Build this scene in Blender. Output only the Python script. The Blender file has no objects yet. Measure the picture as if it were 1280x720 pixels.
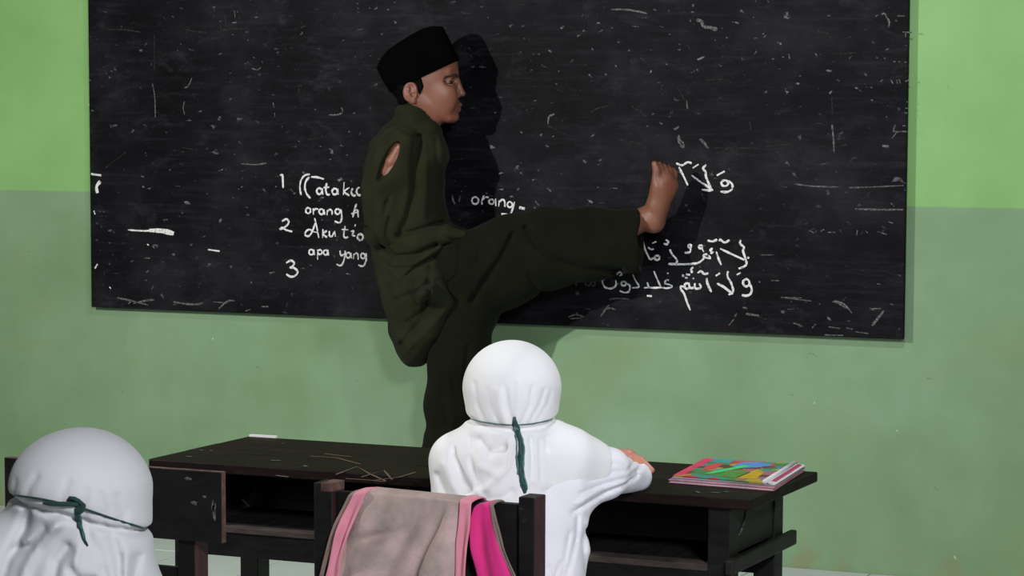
import bpy, math, random
import numpy as np
from mathutils import Vector, Matrix

random.seed(7)
SC = bpy.context.scene
COL = SC.collection

# ------------------------------------------------------------------ camera
F_PX = 3192.67; CY = 418.43
YAW, PITCH, ROLL = -0.4213, 0.0866, 0.003
CAM = np.array([4.8235, -7.3161, 1.3674])
FW = np.array([math.sin(YAW)*math.cos(PITCH), math.cos(YAW)*math.cos(PITCH), -math.sin(PITCH)])
RT = np.array([math.cos(YAW), -math.sin(YAW), 0.0]); UP = np.cross(RT, FW)
_c, _s = math.cos(ROLL), math.sin(ROLL)
RT, UP = _c*RT+_s*UP, -_s*RT+_c*UP
cd = bpy.data.cameras.new('camera'); cam = bpy.data.objects.new('camera', cd); COL.objects.link(cam)
cam.matrix_world = Matrix(((RT[0], UP[0], -FW[0], CAM[0]), (RT[1], UP[1], -FW[1], CAM[1]), (RT[2], UP[2], -FW[2], CAM[2]), (0, 0, 0, 1)))
cd.sensor_width = 36; cd.lens = F_PX/1280*36; cd.shift_y = (CY-360)/1280
cd.clip_start = 0.05; cd.clip_end = 60
SC.camera = cam

# ------------------------------------------------------------------ world, lights, exposure
w = bpy.data.worlds.new('world'); SC.world = w; w.use_nodes = True
w.node_tree.nodes['Background'].inputs[0].default_value = (0.80, 0.88, 1.0, 1)
w.node_tree.nodes['Background'].inputs[1].default_value = 0.035
def area(name, loc, target, size, power, color):
    l = bpy.data.lights.new(name, 'AREA'); l.shape = 'RECTANGLE'; l.size = size[0]; l.size_y = size[1]
    l.energy = power; l.color = color
    o = bpy.data.objects.new(name, l); COL.objects.link(o); o.location = loc
    o.rotation_euler = (Vector(target)-Vector(loc)).to_track_quat('-Z', 'Y').to_euler()
    return o
area('lamp_key', (0.45, -3.6, 2.05), (1.6, 0, 1.1), (0.07, 0.07), 100, (1.0, 0.98, 0.93))
area('lamp_ceiling', (3.3, -2.6, 3.0), (2.6, 0, 0.7), (0.16, 0.16), 42, (0.95, 0.98, 1.0))
area('lamp_rear', (5.6, -6.8, 2.7), (3.0, -3.0, 0.6), (0.5, 0.5), 185, (0.92, 0.93, 1.0))
SC.view_settings.view_transform = 'Standard'; SC.view_settings.look = 'None'
SC.view_settings.exposure = 0.0; SC.view_settings.gamma = 1.0
SC.view_settings.use_curve_mapping = False

# ------------------------------------------------------------------ pixel rays (used to read sizes off real planes)
def ray(x, y): return FW + RT*(x-640)/F_PX - UP*(y-CY)/F_PX
def aty(x, y, Y):
    d = ray(x, y); return CAM + d*(Y-CAM[1])/d[1]
def atz(x, y, Z):
    d = ray(x, y); return CAM + d*(Z-CAM[2])/d[2]
def att(x, y, t): return CAM + ray(x, y)*t

# ------------------------------------------------------------------ object helpers
def tag(o, label=None, cat=None, group=None, kind=None):
    if label: o['label'] = label
    if cat: o['category'] = cat
    if group: o['group'] = group
    if kind: o['kind'] = kind
    return o
def empty(name, loc, rz=0.0):
    o = bpy.data.objects.new(name, None); COL.objects.link(o); o.location = loc; o.rotation_euler = (0, 0, rz)
    o.empty_display_size = 0.1
    return o
class MB:
    def __init__(s): s.v = []; s.f = []; s.mi = []
    def quadbox(s, pts, m=0):
        b = len(s.v); s.v += [tuple(p) for p in pts]
        for q in ((0, 3, 2, 1), (4, 5, 6, 7), (0, 1, 5, 4), (1, 2, 6, 5), (2, 3, 7, 6), (3, 0, 4, 7)):
            s.f.append(tuple(b+i for i in q)); s.mi.append(m)
    def box(s, x0, x1, y0, y1, z0, z1, m=0):
        s.quadbox([(x0, y0, z0), (x1, y0, z0), (x1, y1, z0), (x0, y1, z0), (x0, y0, z1), (x1, y0, z1), (x1, y1, z1), (x0, y1, z1)], m)
    def add(s, v, f, m=0):
        b = len(s.v); s.v += [tuple(p) for p in v]
        for q in f: s.f.append(tuple(b+i for i in q)); s.mi.append(m)
    def tube(s, pts, rad, n=8, m=0, flat=None):
        pts = [Vector(p) for p in pts]; N = len(pts)
        if not hasattr(rad, '__len__'): rad = [rad]*N
        up = Vector((0.13, 0.31, 0.94)); b = len(s.v)
        for i, p in enumerate(pts):
            t = (pts[min(i+1, N-1)]-pts[max(i-1, 0)]).normalized()
            a = t.cross(up)
            if a.length < 1e-3: a = t.cross(Vector((1, 0, 0)))
            a.normalize(); c = a.cross(t)
            if flat: a, c = flat[0]*a, flat[1]*c
            for k in range(n):
                an = 2*math.pi*k/n; s.v.append(tuple(p+rad[i]*(math.cos(an)*a+math.sin(an)*c)))
        for i in range(N-1):
            for k in range(n):
                s.f.append((b+i*n+k, b+i*n+(k+1) % n, b+(i+1)*n+(k+1) % n, b+(i+1)*n+k)); s.mi.append(m)
        s.f.append(tuple(b+k for k in range(n))[::-1]); s.mi.append(m)
        s.f.append(tuple(b+(N-1)*n+k for k in range(n))); s.mi.append(m)
    def build(s, name, mats, parent=None, bevel=0, smooth=False, origin=None):
        me = bpy.data.meshes.new(name)
        o0 = Vector(origin) if origin is not None else Vector((0, 0, 0))
        me.from_pydata([tuple(Vector(v)-o0) for v in s.v], [], s.f)
        if not isinstance(mats, (list, tuple)): mats = [mats]
        for m in mats: me.materials.append(m)
        me.polygons.foreach_set('material_index', s.mi)
        if smooth: me.polygons.foreach_set('use_smooth', [True]*len(me.polygons))
        me.update()
        o = bpy.data.objects.new(name, me); COL.objects.link(o); o.location = o0
        if parent is not None: link_parent(o, parent)
        if bevel:
            mo = o.modifiers.new('bevel', 'BEVEL'); mo.width = bevel; mo.segments = 2; mo.limit_method = 'ANGLE'
        return o
def wmat(o):
    m = Matrix.LocRotScale(o.location, o.rotation_euler, o.scale)
    return (wmat(o.parent) @ m) if o.parent else m
def link_parent(o, parent):
    m = wmat(parent).inverted() @ Matrix.LocRotScale(o.location, o.rotation_euler, o.scale)
    o.parent = parent; l, r, s_ = m.decompose(); o.location = l; o.rotation_euler = r.to_euler(); o.scale = s_
def copy_tree(o, parent=None):
    c = o.copy(); COL.objects.link(c)
    if parent is not None: c.parent = parent
    for ch in list(o.children): copy_tree(ch, c)
    return c

# ------------------------------------------------------------------ materials
def nodes(name):
    m = bpy.data.materials.new(name); m.use_nodes = True
    nt = m.node_tree; return m, nt, nt.nodes['Principled BSDF']
def coords(nt, kind='Object', scale=(1, 1, 1)):
    tc = nt.nodes.new('ShaderNodeTexCoord'); mp = nt.nodes.new('ShaderNodeMapping'); mp.inputs['Scale'].default_value = scale
    nt.links.new(tc.outputs[kind], mp.inputs[0]); return mp.outputs[0]
def geo(nt, scale=(1, 1, 1)):
    g = nt.nodes.new('ShaderNodeNewGeometry'); mp = nt.nodes.new('ShaderNodeMapping'); mp.inputs['Scale'].default_value = scale
    nt.links.new(g.outputs['Position'], mp.inputs[0]); return mp.outputs[0]
def noise(nt, vec, scale, detail=4, rough=0.55, dist=0.0):
    n = nt.nodes.new('ShaderNodeTexNoise'); n.inputs['Scale'].default_value = scale; n.inputs['Detail'].default_value = detail
    n.inputs['Roughness'].default_value = rough; n.inputs['Distortion'].default_value = dist
    nt.links.new(vec, n.inputs['Vector']); return n.outputs['Fac']
def ramp(nt, fac, stops):
    r = nt.nodes.new('ShaderNodeValToRGB'); e = r.color_ramp.elements
    while len(e) < len(stops): e.new(0.5)
    for i, (p, c) in enumerate(stops):
        e[i].position = p; e[i].color = (c, c, c, 1) if not hasattr(c, '__len__') else (*c, 1)
    nt.links.new(fac, r.inputs[0]); return r.outputs[0]
def mix(nt, fac, a, b, mode='MIX'):
    m = nt.nodes.new('ShaderNodeMix'); m.data_type = 'RGBA'; m.blend_type = mode
    for sock, v in ((m.inputs[0], fac), (m.inputs[6], a), (m.inputs[7], b)):
        if isinstance(v, bpy.types.NodeSocket): nt.links.new(v, sock)
        elif hasattr(v, '__len__'): sock.default_value = (*v, 1)
        else: sock.default_value = v
    return m.outputs[2]
def bump(nt, bs, h, strength, dist=0.002):
    b = nt.nodes.new('ShaderNodeBump'); b.inputs['Strength'].default_value = strength; b.inputs['Distance'].default_value = dist
    nt.links.new(h, b.inputs['Height']); nt.links.new(b.outputs[0], bs.inputs['Normal'])
def plain(name, col, rough=0.7, var=0.12, scale=20, bs_=0.1, spec=0.4, fine=180):
    m, nt, b = nodes(name); v = geo(nt)
    n = noise(nt, v, scale); dark = tuple(c*(1-var) for c in col); lite = tuple(min(1, c*(1+var)) for c in col)
    nt.links.new(ramp(nt, n, [(0.3, dark), (0.7, lite)]), b.inputs['Base Color'])
    b.inputs['Roughness'].default_value = rough; b.inputs['Specular IOR Level'].default_value = spec
    if bs_: bump(nt, b, noise(nt, v, fine, 3), bs_, 0.001)
    return m

M = {}
def wall_material():
    m, nt, b = nodes('two_tone_green_paint'); v = geo(nt)
    sep = nt.nodes.new('ShaderNodeSeparateXYZ'); nt.links.new(v, sep.inputs[0])
    wob = noise(nt, geo(nt, (6, 1, 1)), 3, 3)
    ma = nt.nodes.new('ShaderNodeMath'); ma.operation = 'MULTIPLY_ADD'; ma.inputs[1].default_value = 0.006
    nt.links.new(wob, ma.inputs[0]); nt.links.new(sep.outputs[2], ma.inputs[2])
    st = nt.nodes.new('ShaderNodeMapRange'); st.inputs[1].default_value = 1.0985; st.inputs[2].default_value = 1.1035
    nt.links.new(ma.outputs[0], st.inputs[0])
    big = noise(nt, v, 1.7, 5, 0.6)
    up_ = ramp(nt, big, [(0.30, (0.160, 0.335, 0.100)), (0.62, (0.215, 0.400, 0.145))])
    lo1 = ramp(nt, big, [(0.30, (0.138, 0.228, 0.108)), (0.50, (0.170, 0.275, 0.150)), (0.70, (0.205, 0.320, 0.200))])
    yl = ramp(nt, noise(nt, v, 2.6, 6, 0.6, 0.5), [(0.55, 0.0), (0.75, 0.5)])
    lo2 = mix(nt, yl, lo1, (0.200, 0.250, 0.105))
    col = mix(nt, st.outputs[0], lo2, up_)
    # grime close to the floor
    gr = nt.nodes.new('ShaderNodeMapRange'); gr.inputs[1].default_value = 0.12; gr.inputs[2].default_value = 0.0
    nt.links.new(ma.outputs[0], gr.inputs[0])
    gm = nt.nodes.new('ShaderNodeMath'); gm.operation = 'MULTIPLY'
    nt.links.new(gr.outputs[0], gm.inputs[0]); nt.links.new(ramp(nt, noise(nt, v, 9, 5), [(0.45, 0), (0.65, 0.8)]), gm.inputs[1])
    col = mix(nt, gm.outputs[0], col, (0.20, 0.19, 0.09))
    # pale chips and dark knocks
    chips = ramp(nt, noise(nt, v, 26, 2, 0.5, 0.6), [(0.775, 0), (0.80, 0.7)])
    col = mix(nt, chips, col, (0.45, 0.60, 0.45))
    knocks = ramp(nt, noise(nt, geo(nt, (1, 1, 1.6)), 19, 3, 0.5, 0.9), [(0.735, 0), (0.76, 0.45)])
    col = mix(nt, knocks, col, (0.08, 0.13, 0.06))
    nt.links.new(col, b.inputs['Base Color']); b.inputs['Roughness'].default_value = 0.62
    b.inputs['Specular IOR Level'].default_value = 0.3
    bump(nt, b, noise(nt, v, 14, 6, 0.65), 0.12, 0.01)
    return m
def board_material():
    m, nt, b = nodes('worn_black_chalkboard_paint'); v = geo(nt)
    base = ramp(nt, noise(nt, geo(nt, (1, 1, 1.4)), 2.2, 7, 0.68), [(0.34, (0.0012, 0.0012, 0.0018)), (0.50, (0.0045, 0.0045, 0.0062)), (0.68, (0.0135, 0.0135, 0.0165))])
    streak = ramp(nt, noise(nt, geo(nt, (1.2, 1, 16)), 3.2, 6, 0.7), [(0.52, 0), (0.80, 0.32)])
    col = mix(nt, streak, base, (0.034, 0.034, 0.040))
    dust = ramp(nt, noise(nt, geo(nt, (1, 1, 2)), 6, 9, 0.78, 0.4), [(0.54, 0), (0.80, 0.40)])
    col = mix(nt, dust, col, (0.055, 0.055, 0.065))
    sp = ramp(nt, noise(nt, geo(nt, (1, 1, 1.6)), 30, 3, 0.55, 0.4), [(0.655, 0), (0.74, 0.6)])
    spm = nt.nodes.new('ShaderNodeMath'); spm.operation = 'MULTIPLY'
    nt.links.new(sp, spm.inputs[0]); nt.links.new(ramp(nt, noise(nt, v, 2.3, 3), [(0.45, 0.15), (0.62, 1)]), spm.inputs[1])
    col = mix(nt, spm.outputs[0], col, (0.30, 0.30, 0.32))
    nt.links.new(col, b.inputs['Base Color']); b.inputs['Roughness'].default_value = 0.6
    b.inputs['Specular IOR Level'].default_value = 0.07
    bump(nt, b, noise(nt, geo(nt, (1, 1, 3)), 45, 5, 0.7), 0.25, 0.002)
    return m
def chalk_material(name, amount, gate=(0.30, 0.52)):
    m, nt, b = nodes(name); v = geo(nt)
    n = ramp(nt, noise(nt, v, 140, 4, 0.7), [(gate[0], tuple(0.12*amount for _ in range(3))), (gate[1], (0.66*amount, 0.66*amount, 0.65*amount))])
    nt.links.new(n, b.inputs['Base Color']); b.inputs['Roughness'].default_value = 0.95; b.inputs['Specular IOR Level'].default_value = 0.1
    return m
def wood_material(name, dark, mid, wear, wearamt, rough, axis=(1, 8, 8), seed=0.0, spec=0.5):
    m, nt, b = nodes(name)
    v = geo(nt, axis)
    mp = nt.nodes.new('ShaderNodeMapping'); mp.inputs['Location'].default_value = (seed, seed*2, 0); nt.links.new(v, mp.inputs[0]); v = mp.outputs[0]
    g = noise(nt, v, 6, 7, 0.65, 0.5)
    c = ramp(nt, g, [(0.35, dark), (0.70, mid)])
    we = ramp(nt, noise(nt, v, 11, 8, 0.75, 0.8), [(0.60, 0), (0.78, wearamt)])
    c = mix(nt, we, c, wear)
    nt.links.new(c, b.inputs['Base Color'])
    nt.links.new(ramp(nt, g, [(0.3, rough), (0.75, min(1, rough+0.25))]), b.inputs['Roughness'])
    b.inputs['Specular IOR Level'].default_value = spec
    bump(nt, b, noise(nt, v, 30, 5, 0.6), 0.25, 0.002)
    return m
def cloth_material(name, col, rough=0.9, var=0.15, weave=900, sheen=0.1, sss=0.0, spec=0.15):
    m, nt, b = nodes(name); v = geo(nt)
    n = noise(nt, v, 9, 4)
    nt.links.new(ramp(nt, n, [(0.3, tuple(c*(1-var) for c in col)), (0.7, tuple(min(1, c*(1+var)) for c in col))]), b.inputs['Base Color'])
    b.inputs['Roughness'].default_value = rough; b.inputs['Specular IOR Level'].default_value = spec
    b.inputs['Sheen Weight'].default_value = sheen
    bump(nt, b, noise(nt, v, weave, 2), 0.15, 0.0006)
    return m
def skin_material(name, col, red):
    m, nt, b = nodes(name); v = geo(nt)
    nt.links.new(mix(nt, ramp(nt, noise(nt, v, 24, 4), [(0.35, 0), (0.7, 0.6)]), col, red), b.inputs['Base Color'])
    b.inputs['Roughness'].default_value = 0.48; b.inputs['Specular IOR Level'].default_value = 0.45
    b.inputs['Subsurface Weight'].default_value = 0.12; b.inputs['Subsurface Radius'].default_value = (0.02, 0.008, 0.004)
    bump(nt, b, noise(nt, v, 500, 2), 0.12, 0.0006)
    return m
M['wall'] = wall_material(); M['board'] = board_material()
M['chalk'] = chalk_material('white_chalk', 1.0); M['faint'] = chalk_material('faint_chalk', 0.27, (0.40, 0.68))
M['dim'] = chalk_material('half_erased_chalk', 0.07, (0.40, 0.75))
M['tile'] = plain('glazed_floor_tile', (0.55, 0.58, 0.58), 0.25, 0.05, 6, 0.03)
M['grout'] = plain('grey_grout', (0.16, 0.17, 0.165), 0.9, 0.2)
M['desk_top'] = wood_material('worn_dark_varnished_top', (0.0045, 0.0026, 0.0024), (0.014, 0.0075, 0.0058), (0.060, 0.036, 0.026), 0.6, 0.48, (1.4, 9, 9), 0, .12)
M['desk'] = wood_material('blackened_brown_wood', (0.0018, 0.0015, 0.0015), (0.0050, 0.0034, 0.0032), (0.030, 0.018, 0.015), 0.22, 0.45, (2, 2, 9), 3.1, 0.3)
M['desk_side'] = wood_material('greyed_dark_wood', (0.0065, 0.0055, 0.0050), (0.0125, 0.0100, 0.0090), (0.05, 0.04, 0.036), 0.3, 0.5, (8, 1.5, 8), 5.7, 0.3)
M['shelf_edge'] = wood_material('rubbed_shelf_edge', (0.020, 0.013, 0.010), (0.060, 0.045, 0.036), (0.16, 0.13, 0.10), 0.7, 0.7, (3, 9, 9), 8.1)
M['chair'] = wood_material('dark_chair_wood', (0.0020, 0.0015, 0.0018), (0.0055, 0.0036, 0.0040), (0.05, 0.035, 0.033), 0.15, 0.5, (2, 9, 5), 1.7, 0.35)
M['chair_edge'] = wood_material('bare_reddish_board_edge', (0.055, 0.022, 0.019), (0.17, 0.085, 0.070), (0.33, 0.21, 0.17), 0.6, 0.6, (6, 6, 6), 2.2)
M['chair_red'] = wood_material('dark_red_post_face', (0.028, 0.010, 0.011), (0.070, 0.026, 0.027), (0.08, 0.05, 0.05), 0.2, 0.4, (6, 6, 2), 4.4)
M['jacket'] = cloth_material('olive_drab_cotton', (0.0150, 0.0172, 0.0082), 0.95, 0.25, sheen=0.02, spec=0.04)
M['trousers'] = cloth_material('dark_olive_trouser_cloth', (0.0066, 0.0075, 0.0040), 0.95, 0.2, sheen=0.02, spec=0.04)
M['cap'] = cloth_material('black_velvet', (0.0012, 0.0012, 0.0014), 0.95, 0.2, sheen=0.0, spec=0.02)
M['hair'] = cloth_material('black_hair', (0.0016, 0.0014, 0.0013), 0.8, 0.2, spec=0.05, sheen=0.0)
M['skin'] = skin_material('brown_skin', (0.165, 0.064, 0.037), (0.215, 0.072, 0.044))
M['skin_child'] = skin_material('light_brown_skin', (0.46, 0.20, 0.14), (0.60, 0.24, 0.17))
M['lip'] = plain('lip', (0.13, 0.048, 0.040), 0.5, 0.1)
M['brow'] = plain('dark_brow', (0.045, 0.021, 0.014), 0.8, 0.2)
M['eye'] = plain('eye_white', (0.10, 0.075, 0.065), 0.5, 0.02, bs_=0)
M['iris'] = plain('dark_iris', (0.008, 0.005, 0.004), 0.2, 0.02, bs_=0)
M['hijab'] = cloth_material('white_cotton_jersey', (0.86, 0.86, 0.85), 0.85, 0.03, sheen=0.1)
M['hijab_shaded'] = cloth_material('shaded_white_cotton', (0.49, 0.50, 0.50), 0.85, 0.04, sheen=0.1)  # same white cloth; weaker light on the near child put into the colour
M['shirt'] = cloth_material('lavender_white_shirt', (0.86, 0.84, 0.89), 0.85, 0.03, sheen=0.1)
M['ribbon'] = cloth_material('dark_green_ribbon', (0.026, 0.100, 0.082), 0.6, 0.3, spec=0.3)
M['ribbon_pale'] = cloth_material('pale_green_ribbon_edge', (0.14, 0.27, 0.24), 0.6, 0.3, spec=0.4)
M['skirt'] = cloth_material('dark_green_skirt', (0.02, 0.05, 0.03), 0.9)
m, nt, b_ = nodes('beige_pink_fleece'); vv = geo(nt)
cc = ramp(nt, noise(nt, vv, 16, 5, .6), [(.36, (.33, .265, .23)), (.5, (.42, .325, .29)), (.66, (.53, .37, .36))])
nt.links.new(cc, b_.inputs['Base Color']); b_.inputs['Roughness'].default_value = .95; b_.inputs['Specular IOR Level'].default_value = .1
bump(nt, b_, noise(nt, vv, 260, 3), .5, .0015); M['beige'] = m
M['pink'] = cloth_material('hot_pink_lining', (0.70, 0.035, 0.22), 0.75, 0.12)
M['pale_pink'] = cloth_material('pale_pink_trim', (0.66, 0.25, 0.31), 0.8, 0.15)
M['piping'] = cloth_material('grey_brown_piping', (0.23, 0.17, 0.14), 0.85, 0.2)
M['paper'] = plain('white_paper', (0.62, 0.60, 0.60), 0.8, 0.05)

# ------------------------------------------------------------------ signed-distance modelling (one continuous surface per call)
def axis(lo, hi, h, fine=None, hf=None):
    out = [lo]
    while out[-1] < hi:
        x = out[-1]; out.append(x + (hf if fine and fine[0]-h < x < fine[1] else h))
    return np.array(out, np.float32)
class SDF:
    def __init__(s, xs, ys, zs):
        s.x, s.y, s.z = xs, ys, zs; s.v = np.full((len(xs), len(ys), len(zs)), 0.3, np.float32)
    def sl(s, lo, hi):
        r = []
        for a, l, h in zip((s.x, s.y, s.z), lo, hi):
            i = max(0, int(np.searchsorted(a, l))-1); j = min(len(a), int(np.searchsorted(a, h))+1); r.append(slice(i, max(i+1, j)))
        return tuple(r)
    def grid(s, sl):
        return np.meshgrid(s.x[sl[0]], s.y[sl[1]], s.z[sl[2]], indexing='ij')
    def put(s, lo, hi, fn, k, op='u'):
        m = 0.03+k; sl = s.sl(np.array(lo)-m, np.array(hi)+m)
        X, Y, Z = s.grid(sl); d = fn(X, Y, Z); v = s.v[sl]
        if op == 'u':
            h = np.clip(0.5+0.5*(v-d)/max(k, 1e-5), 0, 1); s.v[sl] = v*(1-h)+d*h-k*h*(1-h)
        else:
            h = np.clip(0.5-0.5*(v+d)/max(k, 1e-5), 0, 1); s.v[sl] = v*(1-h)-d*h+k*h*(1-h)
    def cone(s, a, b, ra, rb, k=0.02, n=None, q=1.0, op='u'):
        """tapered capsule; q stretches it q times along the unit axis n"""
        a = np.array(a, float); b = np.array(b, float)
        if n is None: n = np.array([0, 1.0, 0]); q = 1.0
        n = np.array(n, float); n = n/np.linalg.norm(n); g = 1.0/q-1.0
        bs = (b-a)+n*np.dot(b-a, n)*g; L2 = max(float(bs@bs), 1e-9); R = max(ra, rb)*max(1, q)
        def fn(X, Y, Z):
            px, py, pz = X-a[0], Y-a[1], Z-a[2]
            dn = (px*n[0]+py*n[1]+pz*n[2])*g
            px = px+n[0]*dn; py = py+n[1]*dn; pz = pz+n[2]*dn
            t = np.clip((px*bs[0]+py*bs[1]+pz*bs[2])/L2, 0, 1)
            return (np.sqrt((px-t*bs[0])**2+(py-t*bs[1])**2+(pz-t*bs[2])**2)-(ra+(rb-ra)*t)).astype(np.float32)
        s.put(np.minimum(a, b)-R, np.maximum(a, b)+R, fn, k, op); return s
    def chain(s, pts, rad, k=0.02, n=None, q=1.0, op='u'):
        for i in range(len(pts)-1):
            s.cone(pts[i], pts[i+1], rad[i], rad[i+1], k, n, q, op)
        return s
    def ell(s, c, r, ax=None, k=0.02, op='u'):
        c = np.array(c, float); r = np.array(r, float); A = np.eye(3) if ax is None else np.array(ax, float); R = float(max(r))
        def fn(X, Y, Z):
            px, py, pz = X-c[0], Y-c[1], Z-c[2]
            k0 = 0; k1 = 0
            for i in range(3):
                u = px*A[i][0]+py*A[i][1]+pz*A[i][2]; k0 = k0+(u/r[i])**2; k1 = k1+(u/r[i]**2)**2
            k0 = np.sqrt(k0); k1 = np.sqrt(k1)+1e-6
            return (k0*(k0-1)/k1).astype(np.float32)
        s.put(c-R, c+R, fn, k, op); return s
    def warp(s, fn):
        """add a displacement near the surface (folds)"""
        sl = (slice(None),)*3; X, Y, Z = s.grid(sl); s.v += fn(X, Y, Z).astype(np.float32); return s
    def mesh(s, name, mats, parent=None, paint=None):
        v = s.v; neg = v < 0; nx, ny, nz = v.shape
        c = [(i, j, k) for i in (0, 1) for j in (0, 1) for k in (0, 1)]
        cnt = sum(neg[i:nx-1+i, j:ny-1+j, k:nz-1+k].astype(np.int8) for i, j, k in c)
        mask = (cnt > 0) & (cnt < 8); I, J, K = np.nonzero(mask)
        idx = np.full(mask.shape, -1, np.int32); idx[mask] = np.arange(len(I))
        cv = {q: v[I+q[0], J+q[1], K+q[2]] for q in c}
        P = np.zeros((len(I), 3)); W = np.zeros(len(I))
        x0 = [s.x[I], s.y[J], s.z[K]]; dx = [s.x[I+1]-s.x[I], s.y[J+1]-s.y[J], s.z[K+1]-s.z[K]]
        for ax_ in range(3):
            for q in c:
                if q[ax_] == 0:
                    q2 = list(q); q2[ax_] = 1; a = cv[q]; b = cv[tuple(q2)]
                    m = (a < 0) != (b < 0); t = np.where(m, a/np.where(m, a-b, 1), 0)
                    for d in range(3):
                        loc = t if d == ax_ else float(q[d])
                        P[:, d] += np.where(m, x0[d]+dx[d]*loc, 0)
                    W += m
        P /= W[:, None]
        F = []
        for ax_, (o1, o2) in enumerate((((0, 1, 0), (0, 0, 1)), ((0, 0, 1), (1, 0, 0)), ((1, 0, 0), (0, 1, 0)))):
            a = [slice(1, -1)]*3; b = [slice(1, -1)]*3
            e = np.zeros(3, int); e[ax_] = 1
            n0 = neg[1:-1, 1:-1, 1:-1]; n1 = neg[1+e[0]:nx-1+e[0], 1+e[1]:ny-1+e[1], 1+e[2]:nz-1+e[2]]
            for sgn in (0, 1):
                A, B, Cc = np.nonzero((n0 & ~n1) if sgn == 0 else (~n0 & n1)); A, B, Cc = A+1, B+1, Cc+1
                def g(p): return idx[A-p[0], B-p[1], Cc-p[2]]
                o12 = tuple(np.add(o1, o2))
                q = np.stack([g(o12), g(o2), g((0, 0, 0)), g(o1)], -1)
                if sgn: q = q[:, ::-1]
                F.append(q)
        F = np.concatenate(F); F = F[(F >= 0).all(1)]
        me = bpy.data.meshes.new(name)
        me.vertices.add(len(P)); me.vertices.foreach_set('co', P.astype(np.float32).ravel())
        me.loops.add(F.size); me.loops.foreach_set('vertex_index', F.astype(np.int32).ravel())
        me.polygons.add(len(F)); me.polygons.foreach_set('loop_start', (np.arange(len(F))*4).astype(np.int32))
        me.polygons.foreach_set('loop_total', np.full(len(F), 4, np.int32))
        me.polygons.foreach_set('use_smooth', np.ones(len(F), bool))
        for m in (mats if isinstance(mats, (list, tuple)) else [mats]): me.materials.append(m)
        if paint is not None:
            cen = P[F].mean(1); me.polygons.foreach_set('material_index', paint(cen).astype(np.int32))
        me.update(calc_edges=True); me.validate()
        o = bpy.data.objects.new(name, me); COL.objects.link(o)
        if parent is not None: link_parent(o, parent)
        return o

# ================================================================== SETTING
mb = MB(); mb.box(-4.0, 7.2, 0.0, 0.15, -0.1, 3.1)
wl = mb.build('wall_back', M['wall']); tag(wl, 'two-tone green painted classroom wall, lime above and muted green below', kind='structure')
mb = MB(); mb.box(-4.15, -4.0, -9.2, 0.15, -0.1, 3.1)
ws = mb.build('wall_left', M['wall']); tag(ws, 'two-tone green painted side wall', kind='structure')
mb = MB(); mb.box(-4.0, 7.2, -9.2, 0.0, -0.1, -0.004)
fl = mb.build('floor', M['grout']); tag(fl, 'pale grey tiled classroom floor', kind='structure')
TS = 0.34; x0, y0 = 1.022-TS*9, -0.885-TS*1
def tile_mesh(g):
    b = MB(); h = TS/2-g; e = h-0.003
    v = [(-h, -h, -.004), (h, -h, -.004), (h, h, -.004), (-h, h, -.004), (-h, -h, -.0015), (h, -h, -.0015), (h, h, -.0015), (-h, h, -.0015), (-e, -e, 0), (e, -e, 0), (e, e, 0), (-e, e, 0)]
    b.add(v, [(0, 1, 5, 4), (1, 2, 6, 5), (2, 3, 7, 6), (3, 0, 4, 7), (4, 5, 9, 8), (5, 6, 10, 9), (6, 7, 11, 10), (7, 4, 8, 11), (8, 9, 10, 11)])
    me = bpy.data.meshes.new('floor_tile'); me.from_pydata(b.v, [], b.f); me.materials.append(M['tile']); me.update(); return me, b
tme, tb = tile_mesh(0.0028)
rest = MB(); cnt = 0
for i in range(-9, 24):
    for j in range(-24, 4):
        cx, cy_ = x0+(i+.5)*TS, y0+(j+.5)*TS
        if cy_+TS/2 > 0.17 or cx < -3.8 or cx > 7: continue
        if cy_+TS/2 > 0: continue
        if 5 <= i <= 17 and -12 <= j:
            o = bpy.data.objects.new('floor_tile', tme); COL.objects.link(o); o.parent = fl; o.location = (cx, cy_, random.uniform(-.0004, .0004)); cnt += 1
        else:
            rest.add([(v[0]+cx, v[1]+cy_, v[2]) for v in tb.v], tb.f)
# cut tiles against the wall
yt = y0+4*TS
while yt-TS > -1e-6: yt -= TS
last = max(y0+(j+1)*TS for j in range(-24, 4) if y0+(j+1)*TS <= 0)
for i in range(-9, 24):
    cx = x0+(i+.5)*TS; h = TS/2-.0028
    rest.box(cx-h, cx+h, last+.003, -.002, -.004, 0)
ro = rest.build('outer_tiles', M['tile'], fl); tag(ro, kind='stuff')

# ------------------------------------------------------------------ blackboard
BX0, BX1, BZ0, BZ1, BT = 0.0, 2.817, 0.7085, 1.93, 0.034
board = empty('blackboard', (1.41, -0.015, BZ0)); tag(board, 'large black wall chalkboard with white handwriting, mounted on green wall', 'blackboard')
mb = MB(); mb.box(BX0, BX1, -BT, -0.0145, BZ0, BZ1)
mb.build('panel', M['board'], board, bevel=0.002)
mb = MB()
for zz in (BZ0+.06, BZ0+.6, BZ1-.1): mb.box(BX0+.05, BX1-.05, -0.0143, -0.0002, zz, zz+.05)
mb.build('backing_batten', M['desk'], board)

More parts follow.
